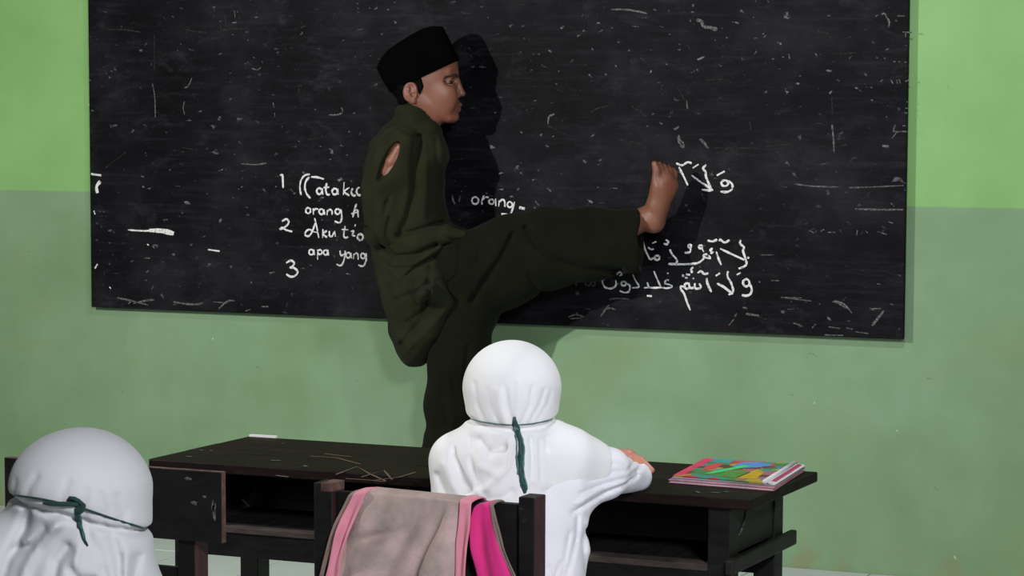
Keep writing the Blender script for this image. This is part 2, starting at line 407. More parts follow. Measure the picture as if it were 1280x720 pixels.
def strokes(name, items, mat, width=3.0, jit=0.25, label=None, scale=1.0, org=(0, 0), hgt=0.0009):
    """chalk lines: each polyline is a thin raised ribbon on the face of the board"""
    rnd = random.Random(len(items)+int(width*10)); single = name != 'chalk_smudge'; b = MB(); host = board
    if single and len(items) > 1:
        q = items[0][0] if not isinstance(items[0], tuple) else items[0][0][0]
        p = aty(org[0]+q[0]/scale, org[1]+q[1]/scale, -BT); host = empty(name, (p[0], -BT, p[2])); link_parent(host, board)
        if label: host['label'] = label
    for it in items:
        wd = width*.78
        if isinstance(it, tuple): it, wd = it
        if single: b = MB()
        p = [aty(org[0]+q[0]/scale, org[1]+q[1]/scale, -BT) for q in it]
        p = [Vector((q[0], 0, q[2])) for q in p]
        if len(p) > 2:      # smooth the polyline (Catmull-Rom)
            s_ = []
            for i in range(len(p)-1):
                a, c, d, e = p[max(i-1, 0)], p[i], p[i+1], p[min(i+2, len(p)-1)]
                for t in (0, .33, .66):
                    s_.append(0.5*((2*c)+(d-a)*t+(2*a-5*c+4*d-e)*t*t+(3*c-a-3*d+e)*t**3))
            s_.append(p[-1]); p = s_
        n = len(p); base = len(b.v); wm = wd/420.0/2
        for i, q in enumerate(p):
            t = p[min(i+1, n-1)]-p[max(i-1, 0)]
            if t.length < 1e-6: t = Vector((1, 0, 0))
            t.normalize(); nrm = Vector((-t.z, 0, t.x)); wi = wm*(1+rnd.uniform(-jit, jit))
            if i in (0, n-1): wi *= 0.7
            for k, yy in ((-1, -BT-.00005), (1, -BT-.00005)):
                b.v.append(tuple(Vector((q.x, yy, q.z))+nrm*wi*k))
            b.v.append((q.x, -BT-hgt, q.z))
        for i in range(n-1):
            a = base+3*i
            b.f += [(a, a+3, a+5, a+2), (a+2, a+5, a+4, a+1)]; b.mi += [0, 0]
        if single:
            o = b.build(name if host is board else 'chalk_stroke', mat, host)
            if host is board and label: o['label'] = label
    if not single:
        o = b.build(name, mat, board); o['kind'] = 'stuff'
def circ(cx, cy_, rx, ry=None, a0=0, a1=360, n=9):
    ry = ry or rx
    return [(cx+rx*math.cos(math.radians(a0+(a1-a0)*i/(n-1))), cy_+ry*math.sin(math.radians(a0+(a1-a0)*i/(n-1)))) for i in range(n)]
L = dict(scale=4.236, org=(330, 200))
strokes('chalk_numeral', [[(86, 82), (97, 79), (100, 115), (101, 148)]], M['chalk'], 3.6, label='chalk numeral 1', **L)
strokes('chalk_numeral', [[(95, 325), (118, 312), (131, 328), (118, 350), (84, 368)], [(84, 368), (95, 358), (120, 372), (150, 379)]], M['chalk'], 3.6, label='chalk numeral 2', **L)
strokes('chalk_numeral', [[(118, 545), (142, 532), (160, 546), (148, 566), (136, 570), (160, 572), (178, 592), (166, 612), (140, 618), (118, 604)]], M['chalk'], 3.6, label='chalk numeral 3', **L)
strokes('chalk_writing', [[(243, 76), (218, 80), (197, 104), (190, 145), (196, 186)], [(240, 90), (222, 112), (216, 145), (226, 180), (246, 203)], [(250, 90), (285, 92), (318, 102)],
    circ(293, 165, 14, 16, -30, 330), [(308, 150), (312, 184)], [(332, 122), (327, 160), (336, 184), (350, 180)], [(315, 146), (346, 144)],
    circ(375, 167, 14, 16, -30, 330), [(391, 152), (394, 184)], [(424, 118), (420, 186)], [(452, 146), (424, 168), (452, 188)],
    [(470, 150), (462, 170), (472, 188), (486, 186)], [(508, 146), (496, 150), (490, 168), (500, 186), (512, 184)]], M['chalk'], 3.4, label='white chalk handwriting reading Katakan', **L)
strokes('chalk_writing', [circ(234, 268, 13, 15), [(260, 256), (262, 290)], [(262, 268), (274, 258), (288, 262)], circ(304, 274, 12, 14, -30, 330), [(317, 262), (322, 290)],
    [(334, 292), (335, 264)], [(335, 272), (350, 262), (360, 272), (360, 290)], circ(390, 273, 13, 14, -30, 330), [(406, 260), (412, 300), (402, 332), (374, 324)],
    [(490, 232), (480, 262), (470, 304)], [(470, 290), (484, 266), (496, 268), (499, 304)], [(462, 284), (500, 276)]], M['chalk'], 3.2, label='white chalk word orang', **L)
strokes('chalk_writing', [[(268, 308), (278, 350), (290, 412)], [(272, 330), (256, 378), (238, 402), (220, 400), (220, 382), (238, 368), (262, 378)], [(262, 380), (284, 384)],
    [(312, 366), (310, 412)], [(334, 374), (312, 392), (334, 410)], [(346, 376), (347, 400), (360, 404), (372, 380)], [(374, 376), (378, 406)],
    [(430, 350), (422, 398), (432, 412), (446, 406)], [(412, 368), (446, 370)], [(460, 378), (476, 376), (468, 398), (484, 402)], ([(480, 346), (486, 348)], 4.5), circ(510, 408, 15, 17),
    [(500, 395), (522, 398)]], M['chalk'], 3.2, label='white chalk handwriting reading Aku tio', **L)
strokes('chalk_writing', [circ(250, 488, 12, 14, -30, 330), [(264, 474), (268, 504)], [(283, 474), (284, 528)], circ(296, 488, 11, 12), circ(326, 490, 11, 13, -30, 330), [(338, 476), (342, 506)],
    [(402, 480), (408, 506), (426, 498)], [(430, 480), (426, 520), (410, 558), (384, 552)], circ(446, 504, 12, 14, -30, 330), [(460, 492), (464, 522)],
    [(474, 524), (476, 496)], [(476, 502), (490, 492), (498, 504), (498, 528)], circ(524, 508, 11, 14, -30, 330), [(540, 492), (541, 530), (526, 562), (500, 556)]], M['chalk'], 2.9, label='white chalk words apa yang', **L)
O = dict(scale=8.533, org=(550, 220))
strokes('chalk_writing', [circ(375, 262, 36, 38, -60, 300), [(470, 205), (445, 270), (450, 305)], [(458, 250), (490, 225), (520, 232)], circ(548, 275, 26, 26, -40, 320), [(592, 240), (595, 320)],
    [(625, 325), (632, 262)], [(632, 280), (665, 250), (690, 275), (692, 330)], circ(745, 305, 26, 30, -50, 310), [(795, 275), (775, 350), (755, 400)], ([(845, 335), (905, 350)], 4.2), ([(655, 405), (720, 408)], 3.4)], M['chalk'], 3.0, label='white chalk word orang right of the man', **O)
strokes('chalk_writing', [[(130, 205), (140, 260), (160, 300)], [(215, 215), (200, 275)], [(225, 160), (230, 170)], [(1015, 270), (1060, 315)], [(1145, 130), (1185, 165)]], M['faint'], 3.0, **O)
A = dict(scale=3.0, org=(760, 160))
strokes('arabic_writing', [circ(438, 207, 13, 11, -20, 340), [(452, 198), (466, 212), (464, 230), (446, 240), (422, 238)], [(408, 178), (438, 162)],
    [(368, 138), (356, 152), (366, 164), (368, 185), (386, 226)], [(314, 178), (352, 206), (392, 233), (352, 231)], [(318, 150), (340, 136)], [(256, 132), (278, 140), (298, 128), (314, 133)], [(266, 146), (282, 178), (300, 216)]],
    M['chalk'], 3.6, label='white chalk Arabic letters by the raised foot', **A)
strokes('arabic_writing', [[(262, 30), (266, 52), (280, 74)], [(344, 40), (358, 56), (376, 76)], [(250, 6), (264, -2)]], M['faint'], 3.2, **A)
B = dict(scale=4.414, org=(670, 300))
strokes('arabic_writing', [[(1130, 0), (1126, 20), (1148, 40), (1142, 60), (1158, 110), (1158, 140), (1118, 158)], [(1016, 48), (1080, 78), (1150, 110)], ([(1166, 96), (1176, 100)], 4.5),
    [(995, 64), (1006, 100), (1022, 138)], [(975, 46), (960, 56), (976, 68), (962, 74)], [(950, 84), (962, 100), (930, 96), (926, 82), (946, 78)], [(930, 98), (900, 124), (860, 132), (800, 134), (730, 132)],
    [(738, 52), (752, 80), (778, 110), (772, 132)], circ(908, 38, 9, 9), [(914, 44), (926, 66)], circ(848, 34, 9, 9), [(852, 44), (850, 66), (820, 70)],
    [(946, 2), (975, 8), (1000, -4)], [(1010, 6), (1018, -2), (1040, 14), (1068, 0)],
    circ(668, 98, 14, 12), [(655, 98), (630, 106), (620, 90), (600, 48), (586, 2)], ([(584, 100), (588, 104)], 4), [(642, 18), (664, 8)], [(716, 0), (730, 8), (722, 24), (706, 20)], [(618, 40), (636, 52), (650, 48)]],
    M['chalk'], 3.4, label='upper line of large white Arabic chalk writing', **B)
strokes('arabic_writing', [circ(1160, 236, 18, 20, -40, 320), [(1176, 238), (1190, 268), (1184, 296), (1162, 308), (1136, 304)], [(1108, 192), (1130, 180)], [(1060, 172), (1056, 200), (1076, 236), (1088, 284), (1062, 302)],
    [(998, 240), (1034, 258), (1086, 298)], [(992, 198), (1016, 182)], [(942, 210), (946, 240), (968, 288)], [(892, 182), (912, 172), (928, 188), (952, 182)], [(868, 150), (856, 162), (862, 182)],
    [(900, 240), (910, 262), (880, 268), (876, 238)], [(876, 262), (850, 264), (842, 240), (822, 244), (824, 268), (846, 266)], [(822, 262), (800, 256), (800, 272), (818, 298), (834, 346), (852, 388)],
    ([(806, 196), (818, 198)], 4), ([(822, 208), (836, 208)], 4), ([(828, 190), (850, 192)], 3.5), [(864, 214), (872, 210)]], M['chalk'], 3.5, label='right half of lower white Arabic chalk line', **B)
strokes('arabic_writing', [[(734, 222), (718, 222), (712, 240), (736, 246), (752, 258), (720, 266), (700, 262)], [(650, 172), (662, 200), (688, 258), (700, 262)], [(722, 184), (732, 184)],
    [(690, 262), (640, 264), (622, 258), (614, 234)], ([(612, 308), (640, 310)], 4.2), [(534, 190), (548, 222), (568, 258), (530, 264)], [(620, 262), (596, 264)],
    circ(484, 240, 14, 12), [(498, 238), (518, 254), (512, 284), (488, 290), (462, 280)], [(440, 222), (440, 252), (410, 268), (378, 258), (366, 226), (380, 214)], ([(380, 198), (388, 202)], 3.6),
    [(442, 192), (462, 176), (474, 190), (460, 196)], [(504, 168), (524, 182)]], M['chalk'], 2.9, label='middle of lower white Arabic chalk line', **B)
strokes('arabic_writing', [circ(314, 240, 13, 12), [(302, 246), (280, 250), (268, 222), (262, 200)], [(212, 196), (216, 222), (224, 250)], [(182, 206), (168, 216), (184, 230), (158, 246), (128, 240), (118, 224)], ([(120, 262), (132, 266)], 3.5),
    [(300, 170), (328, 158)], [(340, 150), (386, 142)], [(248, 182), (268, 176)], [(108, 236), (70, 240), (30, 236)]], M['faint'], 2.8, label='faint left end of lower Arabic chalk line', **B)
strokes('chalk_smudge', [[(1140, 372), (1165, 376)], [(1158, 406), (1190, 412), (1230, 418)], [(1108, 404), (1096, 424)], [(1228, 232), (1238, 232)]], M['faint'], 3.2, **B)
strokes('chalk_smudge', [[(356, 424), (378, 390), (402, 358)], [(378, 386), (404, 376), (440, 384)], [(404, 328), (450, 322), (515, 326)], [(180, 424), (220, 412), (265, 424)], [(190, 434), (250, 430)]], M['faint'], 2.6, **B)
# old marks elsewhere on the board (pixel centres read from the board's own plane)
R_ = dict(scale=3.6, org=(1000, 0)); T_ = dict(scale=3.274, org=(100, 0)); S_ = dict(scale=3.0, org=(0, 180)); Q_ = dict(scale=3.556, org=(640, 0)); V_ = dict(scale=2.118, org=(950, 60)); W_ = dict(scale=2.56, org=(640, 360))
strokes('chalk_smudge', [[(340, 74), (352, 68)], [(366, 64), (382, 62), (390, 78), (402, 100), (398, 124)], [(440, 72), (470, 72)], [(462, 144), (504, 146)], [(474, 146), (476, 168)], [(492, 360), (474, 366)], [(408, 356), (418, 376)],
    [(436, 360), (438, 376)], [(446, 356), (452, 376)], ([(372, 656), (400, 660)], 5), [(430, 562), (420, 590), (448, 592)], [(445, 592), (480, 592)], [(432, 600), (414, 622)], [(462, 566), (474, 566)], [(166, 358), (178, 366)],
    [(420, 276), (430, 278)], [(444, 278), (452, 278)], [(468, 278), (480, 280)], [(144, 560), (150, 620), (154, 690)], [(480, 456), (484, 462)], [(474, 486), (486, 488)], [(470, 506), (482, 510)], [(388, 524), (394, 530)], [(266, 404), (276, 412)], [(318, 448), (328, 452)],
    [(68, 240), (78, 250)], [(344, 258), (350, 262)], [(378, 260), (386, 266)]], M['faint'], 2.6, **R_)
strokes('chalk_smudge', [[(70, 148), (130, 148)], [(118, 140), (122, 162)], [(166, 140), (170, 160)], [(150, 244), (190, 240)], [(200, 244), (250, 236)], [(284, 232), (292, 236)], [(140, 278), (160, 276)], [(60, 660), (120, 658)], [(80, 400), (90, 398)], [(290, 380), (296, 376)], [(350, 382), (360, 380)], [(392, 476), (402, 478)], [(144, 440), (146, 520)], [(190, 656), (210, 650)]], M['dim'], 2.6, **R_)
strokes('chalk_smudge', [[(296, 340), (306, 400), (308, 480)], [(398, 204), (402, 208)], [(446, 202), (456, 204)], [(410, 180), (418, 182)], [(708, 234), (716, 238)], [(744, 250), (748, 258)], [(704, 280), (726, 286), (740, 274)], [(790, 420), (794, 440)], [(796, 462), (798, 478)],
    [(1018, 470), (1050, 470), (1074, 460), (1070, 440)], [(960, 446), (966, 452)], [(1118, 464), (1126, 462)], [(428, 414), (422, 440), (428, 470)], [(458, 318), (444, 350), (428, 360)], [(660, 670), (720, 674), (758, 666)], [(892, 576), (900, 580)], [(632, 44), (634, 70)], [(124, 510), (128, 524)],
    [(376, 66), (384, 72)], [(38, 328), (46, 330)], [(106, 298), (110, 302)]], M['faint'], 2.1, **T_)
strokes('chalk_smudge', [[(112, 122), (180, 122), (250, 132)], [(430, 120), (470, 128), (520, 134)], [(560, 126), (620, 118), (664, 120)], [(548, 40), (548, 80)], [(590, 60), (600, 110)], [(650, 60), (660, 116)], [(420, 604), (480, 614)], [(268, 640), (278, 634)], [(100, 690), (190, 620)], [(890, 354), (910, 350)], [(896, 354), (896, 380)],
    [(304, 140), (304, 300)], [(926, 404), (936, 410)], [(1050, 560), (1070, 590)], [(930, 570), (960, 570)], [(640, 500), (700, 480)]], M['dim'], 2.4, **T_)
strokes('chalk_smudge', [([(480, 322), (540, 326), (590, 322)], 2.4), ([(560, 324), (610, 326), (652, 336)], 6.5), ([(342, 112), (380, 118)], 4.5), ([(376, 140), (362, 160), (366, 184)], 5), [(352, 250), (356, 264)], [(552, 376), (558, 380)], [(410, 536), (416, 542)], [(356, 466), (366, 450)],
    [(780, 396), (824, 402)]], M['chalk'], 3.4, **S_)
strokes('chalk_smudge', [[(440, 576), (500, 590), (556, 604)], [(500, 598), (552, 586), (580, 584)], [(650, 592), (700, 600), (756, 602)], [(720, 604), (760, 596)], [(800, 592), (850, 596)], [(820, 618), (852, 590), (880, 588)], [(920, 626), (940, 620)], [(980, 610), (1006, 610)], [(980, 76), (1000, 72)], [(1010, 484), (1030, 480)], [(650, 604), (662, 596)], [(480, 600), (492, 590)], [(940, 516), (944, 524)], [(540, 428), (562, 428)]], M['faint'], 3.0, **S_)
strokes('chalk_smudge', [([(820, 88), (842, 96), (852, 118), (880, 122), (912, 132)], 4.5), [(720, 574), (742, 562)], [(740, 600), (748, 624), (762, 636), (762, 658)], [(838, 618), (856, 634), (874, 662)], [(350, 608), (366, 598)], [(160, 552), (164, 520), (190, 506)], [(776, 448), (780, 484)],
    [(1156, 262), (1166, 262)], [(1230, 240), (1234, 262)], [(440, 122), (448, 126)], [(656, 544), (668, 552)], [(598, 560), (606, 562)], [(1076, 172), (1090, 168)], [(1114, 150), (1122, 150)], [(900, 178), (906, 180)], [(950, 166), (960, 170)], [(414, 328), (420, 334)], [(186, 604), (180, 608)], [(686, 284), (692, 290)], [(820, 308), (828, 314)],
    [(440, 42), (520, 44), (600, 60)]], M['faint'], 2.6, **Q_)
strokes('chalk_smudge', [[(340, 60), (340, 120)], [(735, 386), (770, 450)], [(860, 356), (940, 352)], [(1030, 264), (1060, 262)], [(350, 500), (380, 482), (430, 470)], [(160, 560), (240, 600)], [(1056, 540), (1062, 580)], [(516, 632), (580, 640)], [(20, 20), (60, 24)], [(900, 656), (1100, 660)], [(980, 470), (1020, 492)], [(780, 200), (800, 230)], [(530, 470), (600, 520)], [(1130, 650), (1240, 640)]], M['dim'], 2.8, **Q_)
strokes('chalk_smudge', [[(92, 360), (140, 366), (210, 368)], [(236, 370), (300, 368), (380, 364)], ([(252, 426), (320, 428), (380, 428)], 2.2), [(130, 484), (144, 478)], [(132, 484), (144, 490)], [(160, 486), (170, 480)], [(180, 488), (200, 488)], [(258, 482), (256, 496)], [(278, 484), (286, 490)], [(310, 486), (336, 494)], [(340, 460), (352, 464)],
    [(0, 548), (36, 548)], [(364, 600), (374, 604)], [(310, 624), (320, 626)], [(192, 672), (204, 674), (230, 690)], [(290, 690), (320, 690)], [(30, 616), (50, 616)], [(346, 410), (356, 420)], [(60, 660), (110, 662)]], M['faint'], 2.1, **V_)
strokes('chalk_smudge', [([(1190, 72), (1172, 96), (1152, 120)], 3), [(1145, 66), (1160, 72)], [(1030, 42), (1060, 50), (1088, 80)], [(860, 30), (960, 42)], [(960, 128), (972, 116)], [(1012, 124), (1050, 130)], [(1236, 128), (1240, 134)], [(1210, 50), (1220, 54)], [(740, 62), (752, 66)], [(752, 84), (790, 90)], [(710, 100), (694, 120)], [(900, 112), (920, 118)], [(1100, 140), (1140, 146)], [(1000, 150), (1060, 152)], [(1070, 128), (1090, 132)]], M['faint'], 2.6, **W_)

# ================================================================== FURNITURE
DX0, DX1, DY0, DY1, DZ = 2.136, 3.385, -3.068, -2.675, 0.689
desk = empty('school_desk', ((DX0+DX1)/2, (DY0+DY1)/2, 0)); tag(desk, 'long dark worn two-seat wooden school desk with open book shelf', 'desk')
def part(name, b, mat, parent=desk, bev=0.0015, label=None):
    o = b.build(name, mat, parent, bevel=bev)
    if label: o['label'] = label
    return o
yy = DY0; k = 0
for wd in (0.138, 0.126, 0.129):        # the top is made of three boards
    mb = MB(); mb.box(DX0+random.uniform(0, .002), DX1-random.uniform(0, .002), yy+.0006, yy+wd-.0006, DZ-.020, DZ-random.uniform(0, .0008)); part('top_plank', mb, M['desk_top'], bev=0.0025); yy += wd
LX0, LX1 = DX0+.052, DX1-.045
for x, y in ((LX0, DY0+.014), (LX1-.042, DY0+.014), (LX0, DY1-.125), (LX1-.042, DY1-.125)):
    mb = MB(); mb.box(x, x+.042, y, y+.048, 0, DZ-.0205); part('leg', mb, M['desk'])
for x in (LX0+.012, LX1-.014):
    mb = MB(); mb.box(x-.010, x+.010, DY0+.063, DY1-.126, .580, DZ-.0205); part('side_panel', mb, M['desk_side'])
mb = MB(); mb.box(LX0+.043, LX1-.043, DY1-.088, DY1-.074, .50, DZ-.0205); part('back_panel', mb, M['desk'])
mb = MB(); mb.box(LX0+.023, LX1-.025, DY0+.064, DY1-.127, .550, .562); part('shelf', mb, M['desk_side'])
mb = MB(); mb.box(LX0+.043, LX1-.043, DY0+.018, DY0+.036, .505, .551); part('front_rail', mb, M['desk'])
mb = MB(); mb.box(LX0+.043, LX1-.043, DY0+.016, DY0+.062, .5515, .5635); part('shelf_edge', mb, M['shelf_edge'], label='shelf edge rubbed down to pale wood')
mb = MB(); mb.box(2.755, 2.772, DY0+.064, DY1-.090, .5635, DZ-.0205); part('shelf_divider', mb, M['desk'])
for x in (LX0-.0145, LX1+.0005):
    mb = MB(); mb.box(x, x+.014, DY0-.012, DY1-.035, .552, .580); part('side_rail', mb, M['desk_side'], bev=.003)
def flatstrokes(name, items, mat, width, z, parent, label=None):
    b = MB()
    for it in items:
        p = [Vector(atz(q[0], q[1], z)) for q in it]; n = len(p); base = len(b.v)
        for i, q in enumerate(p):
            t = (p[min(i+1, n-1)]-p[max(i-1, 0)]).normalized(); nr = Vector((-t.y, t.x, 0))*width/2
            b.v += [tuple(q+nr), tuple(q-nr)]
        for i in range(n-1): b.f.append((base+2*i, base+2*i+1, base+2*i+3, base+2*i+2)); b.mi.append(0)
    o = b.build(name, mat, parent)
    if label: o['label'] = label
    return o
flatstrokes('scratch_mark', [[(420, 593), (446, 583), (462, 592), (482, 601)], [(452, 596), (480, 588), (490, 599)], [(470, 600), (500, 596), (520, 590)], [(432, 598), (462, 600), (482, 602)], [(388, 570), (420, 572), (450, 580)], [(405, 567), (440, 571)]],
            plain('pale_scratched_wood', (0.12, 0.07, 0.045), 0.8, 0.3), 0.0045, DZ+.0006, desk, 'pale zigzag scratches')
flatstrokes('chalk_crumb', [[(250, 562), (254, 563)], [(262, 563), (266, 563)], [(233, 570), (239, 571)], [(340, 575), (343, 576)], [(346, 575), (350, 576)], [(352, 554), (356, 554)], [(870, 614), (874, 616)], [(888, 615), (900, 616)], [(905, 614), (912, 615)], [(345, 594), (360, 596)], [(380, 582), (384, 583)]],
            M['faint'], 0.007, DZ+.0007, desk)
for o in desk.children:
    if o.name.startswith(('scratch', 'chalk_crumb')): o['kind'] = 'stuff'
mb = MB(); p = atz(312, 546.0, DZ); mb.box(p[0]-.002, p[0]+.062, DY1-.010, DY1-.002, DZ+.0002, DZ+.0045)
ps = mb.build('chalk_stick', M['paper'], None, origin=(p[0]+.03, DY1-.006, DZ)); tag(ps, 'small white chalk stick lying on rear left edge of desk', 'chalk')
# scuff on the desk's right side panel
mb = MB(); mb.tube([(LX1-.0030, -3.02+.02, .612), (LX1-.0030, -2.985, .618), (LX1-.0030, -2.965, .637), (LX1-.0030, -2.957, .655)], .0017, 6); sc = mb.build('scuff_mark', M['faint'], desk)

def chair(name_label, posts, ypost, ztop, board_front, panel, panel_z, slat_z, group):
    """posts: ((x0,x1),(x0,x1)) of the two back posts"""
    xa, xb = posts[0][0], posts[1][1]
    t = empty('school_chair', ((xa+xb)/2, ypost+.18, 0)); tag(t, name_label, 'chair', group)
    for x in posts:
        mb = MB(); mb.box(x[0], x[1], ypost, ypost+.045, 0, ztop, 0)
        o = mb.build('back_post', [M['chair'], M['chair_red']], t, bevel=.002)
        for pl in o.data.polygons:
            if pl.normal.x > .9: pl.material_index = 1
    mb = MB(); mb.box(*panel, *panel_z)
    o = mb.build('back_panel', [M['chair'], M['chair_edge']], t, bevel=.0015)
    if board_front:
        for pl in o.data.polygons:
            if pl.normal.x > .9 or pl.normal.z > .9: pl.material_index = 1
    mb = MB(); mb.box(posts[0][1]+.0005, posts[1][0]-.0005, ypost+.012, ypost+.030, *slat_z); mb.build('back_slat', M['chair'], t, bevel=.002)
    mb = MB(); mb.box(xa-.005, xb+.005, ypost+.0455, ypost+.36, .385, .403); mb.build('seat', M['chair'], t, bevel=.003)
    for x in posts:
        mb = MB(); mb.box(x[0], x[1], ypost+.30, ypost+.34, 0, .3845); mb.build('front_leg', M['chair'], t, bevel=.002)
        mb = MB(); mb.box(x[0]+.006, x[1]-.006, ypost+.0455, ypost+.2995, .16, .19); mb.build('side_stretcher', M['chair'], t, bevel=.002)
        mb = MB(); mb.box(x[0]+.006, x[1]-.006, ypost+.0455, ypost+.2995, .345, .3845); mb.build('seat_rail', M['chair'], t, bevel=.002)
    return t
pA0, pA1 = aty(222, 690, -3.485)[0], aty(244, 690, -3.485)[0]
xa0, xa1 = aty(5, 567, -3.50)[0], aty(277, 592, -3.50)[0]
off = xa1-pA1
chairA = chair('dark wooden chair with plain board back and bare reddish edges, left of the jacket', ((xa0+off, xa0+off+pA1-pA0), (pA0, pA1)), -3.485, .735, True,
      (xa0, xa1, -3.500, -3.4855), (.617, .743), (.528, .562), None)
pB = [aty(x, 610, -3.50)[0] for x in (392, 406, 648, 669)]
chairB = chair('dark wooden school chair behind the seated child, jacket hanging over its back', ((pB[0], pB[0]+.036), (pB[2], pB[3])), -3.50, .7365, False,
      (pB[0]+.0365, pB[2]-.0005, -3.488, -3.472), (.575, .722), (.50, .53), None)
# paint chips on the chairs
mb = MB()
for q in ((302, 628), (317, 624), (268, 650)):
    pass
def blob(items, y, mat, parent, name='paint_chip', dn=.0009):
    b = MB()
    for (px, py, rx, rz) in items:
        c = aty(px, py, y-dn); n = 7
        v = [(c[0]+rx*math.cos(k*2*math.pi/n)*(1+.35*math.sin(3*k+px)), c[1], c[2]+rz*math.sin(k*2*math.pi/n)*(1+.3*math.cos(2*k+py))) for k in range(n)]
        b.add(v, [tuple(range(n))])
    o = b.build(name, mat, parent); o['kind'] = 'stuff'; return o
blob([(243, 629, .007, .004), (256, 621, .004, .003), (235, 598, .007, .003), (268, 640, .004, .020), (266, 632, .003, .010)], -3.5000, M['faint'], chairA)
blob([(655, 650, .004, .004), (652, 636, .005, .002)], -3.5000, M['dim'], chairB)
mb = MB(); mb.box(pB[0]+.014, pB[0]+.0362, -3.5005, -3.4548, .722, .7372);  # pinkish patch over the right part of the left post's top
mb.build('post_top_patch', M['chair_edge'], chairB, bevel=.001)['label'] = 'pinkish wood at the post top'

# ------------------------------------------------------------------ jacket hanging over chair B
jk = empty('jacket', (2.93, -3.49, .74)); tag(jk, 'beige child jacket with hot pink lining hung over wooden chair back', 'jacket')
def sheet(name, left, right, y0_, mat, nu=22, nv=34, amp=.006, thick=.004, over=0.10, ph=0.0, yback=-3.462, label=None, top=0.741, wob=1.0):
    """cloth hanging in front of the chair back, over its top and down behind; left/right are (px,py) polylines top to bottom on the plane y0_"""
    def samp(pl, t):
        d = [0]
        for a, b in zip(pl, pl[1:]): d.append(d[-1]+math.dist(a, b))
        s_ = t*d[-1]
        for i in range(len(pl)-1):
            if s_ <= d[i+1]+1e-9:
                f = (s_-d[i])/(d[i+1]-d[i]); return (pl[i][0]+f*(pl[i+1][0]-pl[i][0]), pl[i][1]+f*(pl[i+1][1]-pl[i][1]))
        return pl[-1]
    v = []; f = []
    for j in range(nv+1):
        t = j/nv
        for i in range(nu+1):
            u = i/nu
            if t < .25:        # behind the back and over the top
                tt = t/.25
                a = aty(*samp(left, 0), y0_); b = aty(*samp(right, 0), y0_); c = a+(b-a)*u
                zt = c[2]
                if tt < .6: z = zt-over*(1-tt/.6)-.004; y = yback+.002*math.sin(u*9)
                else:
                    an = (tt-.6)/.4*math.pi; r = (yback-y0_)/2; y = yback-r+r*math.cos(an); z = zt-.004+.006*math.sin(an)
                v.append((c[0], y, z))
            else:
                tt = (t-.25)/.75
                a = aty(*samp(left, tt), y0_); b = aty(*samp(right, tt), y0_); c = a+(b-a)*u
                k_ = min(1, tt*3)
                dy = -amp*k_*(1.0+math.sin(u*7.5+ph+tt*2.2)*.9+.5*math.sin(u*17+tt*5+ph*2)+.5*math.sin(tt*9*wob+u*5)); dy += (.016*math.exp(-((u-.80+tt*.30)/.055)**2)-.008*math.exp(-((u-.66+tt*.30)/.07)**2)+.012*math.exp(-((tt-.42+.3*u)/.05)**2)*math.exp(-((u-.25)/.2)**2))*k_ if nu > 30 else 0
                if nu > 30: dy *= min(1, u*7, (1-u)*7)+.12
                v.append((c[0], c[1]+dy-.003*k_, c[2]))
    for j in range(nv):
        for i in range(nu):
            a = j*(nu+1)+i; f.append((a, a+1, a+nu+2, a+nu+1))
    b = MB(); b.add(v, f); o = b.build(name, mat, jk, smooth=True)
    mo = o.modifiers.new('thick', 'SOLIDIFY'); mo.thickness = thick; mo.offset = 1
    mo = o.modifiers.new('sub', 'SUBSURF'); mo.levels = 1; mo.render_levels = 1
    if label: o['label'] = label
    return o, v, nu, nv
YF = -3.519
o, v, nu, nv = sheet('outer_cloth', [(455, 613), (441, 650), (426, 700), (412, 770)], [(586, 626), (585, 660), (581, 720), (580, 790)], YF, M['beige'], nu=44, nv=50, amp=.011)
sheet('lining', [(446, 615), (428, 655), (411, 720), (400, 780)], [(470, 616), (455, 655), (440, 720), (430, 780)], YF+.011, M['pink'], nu=6, amp=.003, label='hot pink lining showing at left edge')
sheet('trim', [(442, 614), (431, 646), (416, 698), (399, 770)], [(458, 613), (445, 650), (431, 700), (420, 770)], YF-.007, M['pale_pink'], nu=4, amp=.007, ph=.1, label='pale pink left trim')
sheet('trim', [(574, 623), (575, 660), (571, 720), (568, 790)], [(589, 626), (588, 660), (584, 720), (583, 790)], YF-.009, M['pale_pink'], nu=4, amp=.004, ph=.1, label='pale pink right trim')
sheet('sleeve_lining', [(592, 632), (588, 650), (590, 690), (600, 730), (612, 780)], [(612, 628), (617, 650), (628, 685), (646, 728), (672, 780)], YF+.006, M['pink'], nu=8, amp=.004, ph=1.3, label='hot pink inside of the front panel')
sheet('piping', [(611, 628), (616, 650), (627, 685), (645, 728), (671, 780)], [(616, 629), (621, 650), (632, 685), (650, 727), (676, 780)], YF+.003, M['piping'], nu=3, amp=.003, ph=1.3, label='grey-brown right piping')
sheet('piping', [(436, 616), (420, 655), (405, 705), (388, 780)], [(441, 615), (425, 655), (410, 706), (394, 780)], YF+.006, M['piping'], nu=3, amp=.003, label='grey-brown left piping')

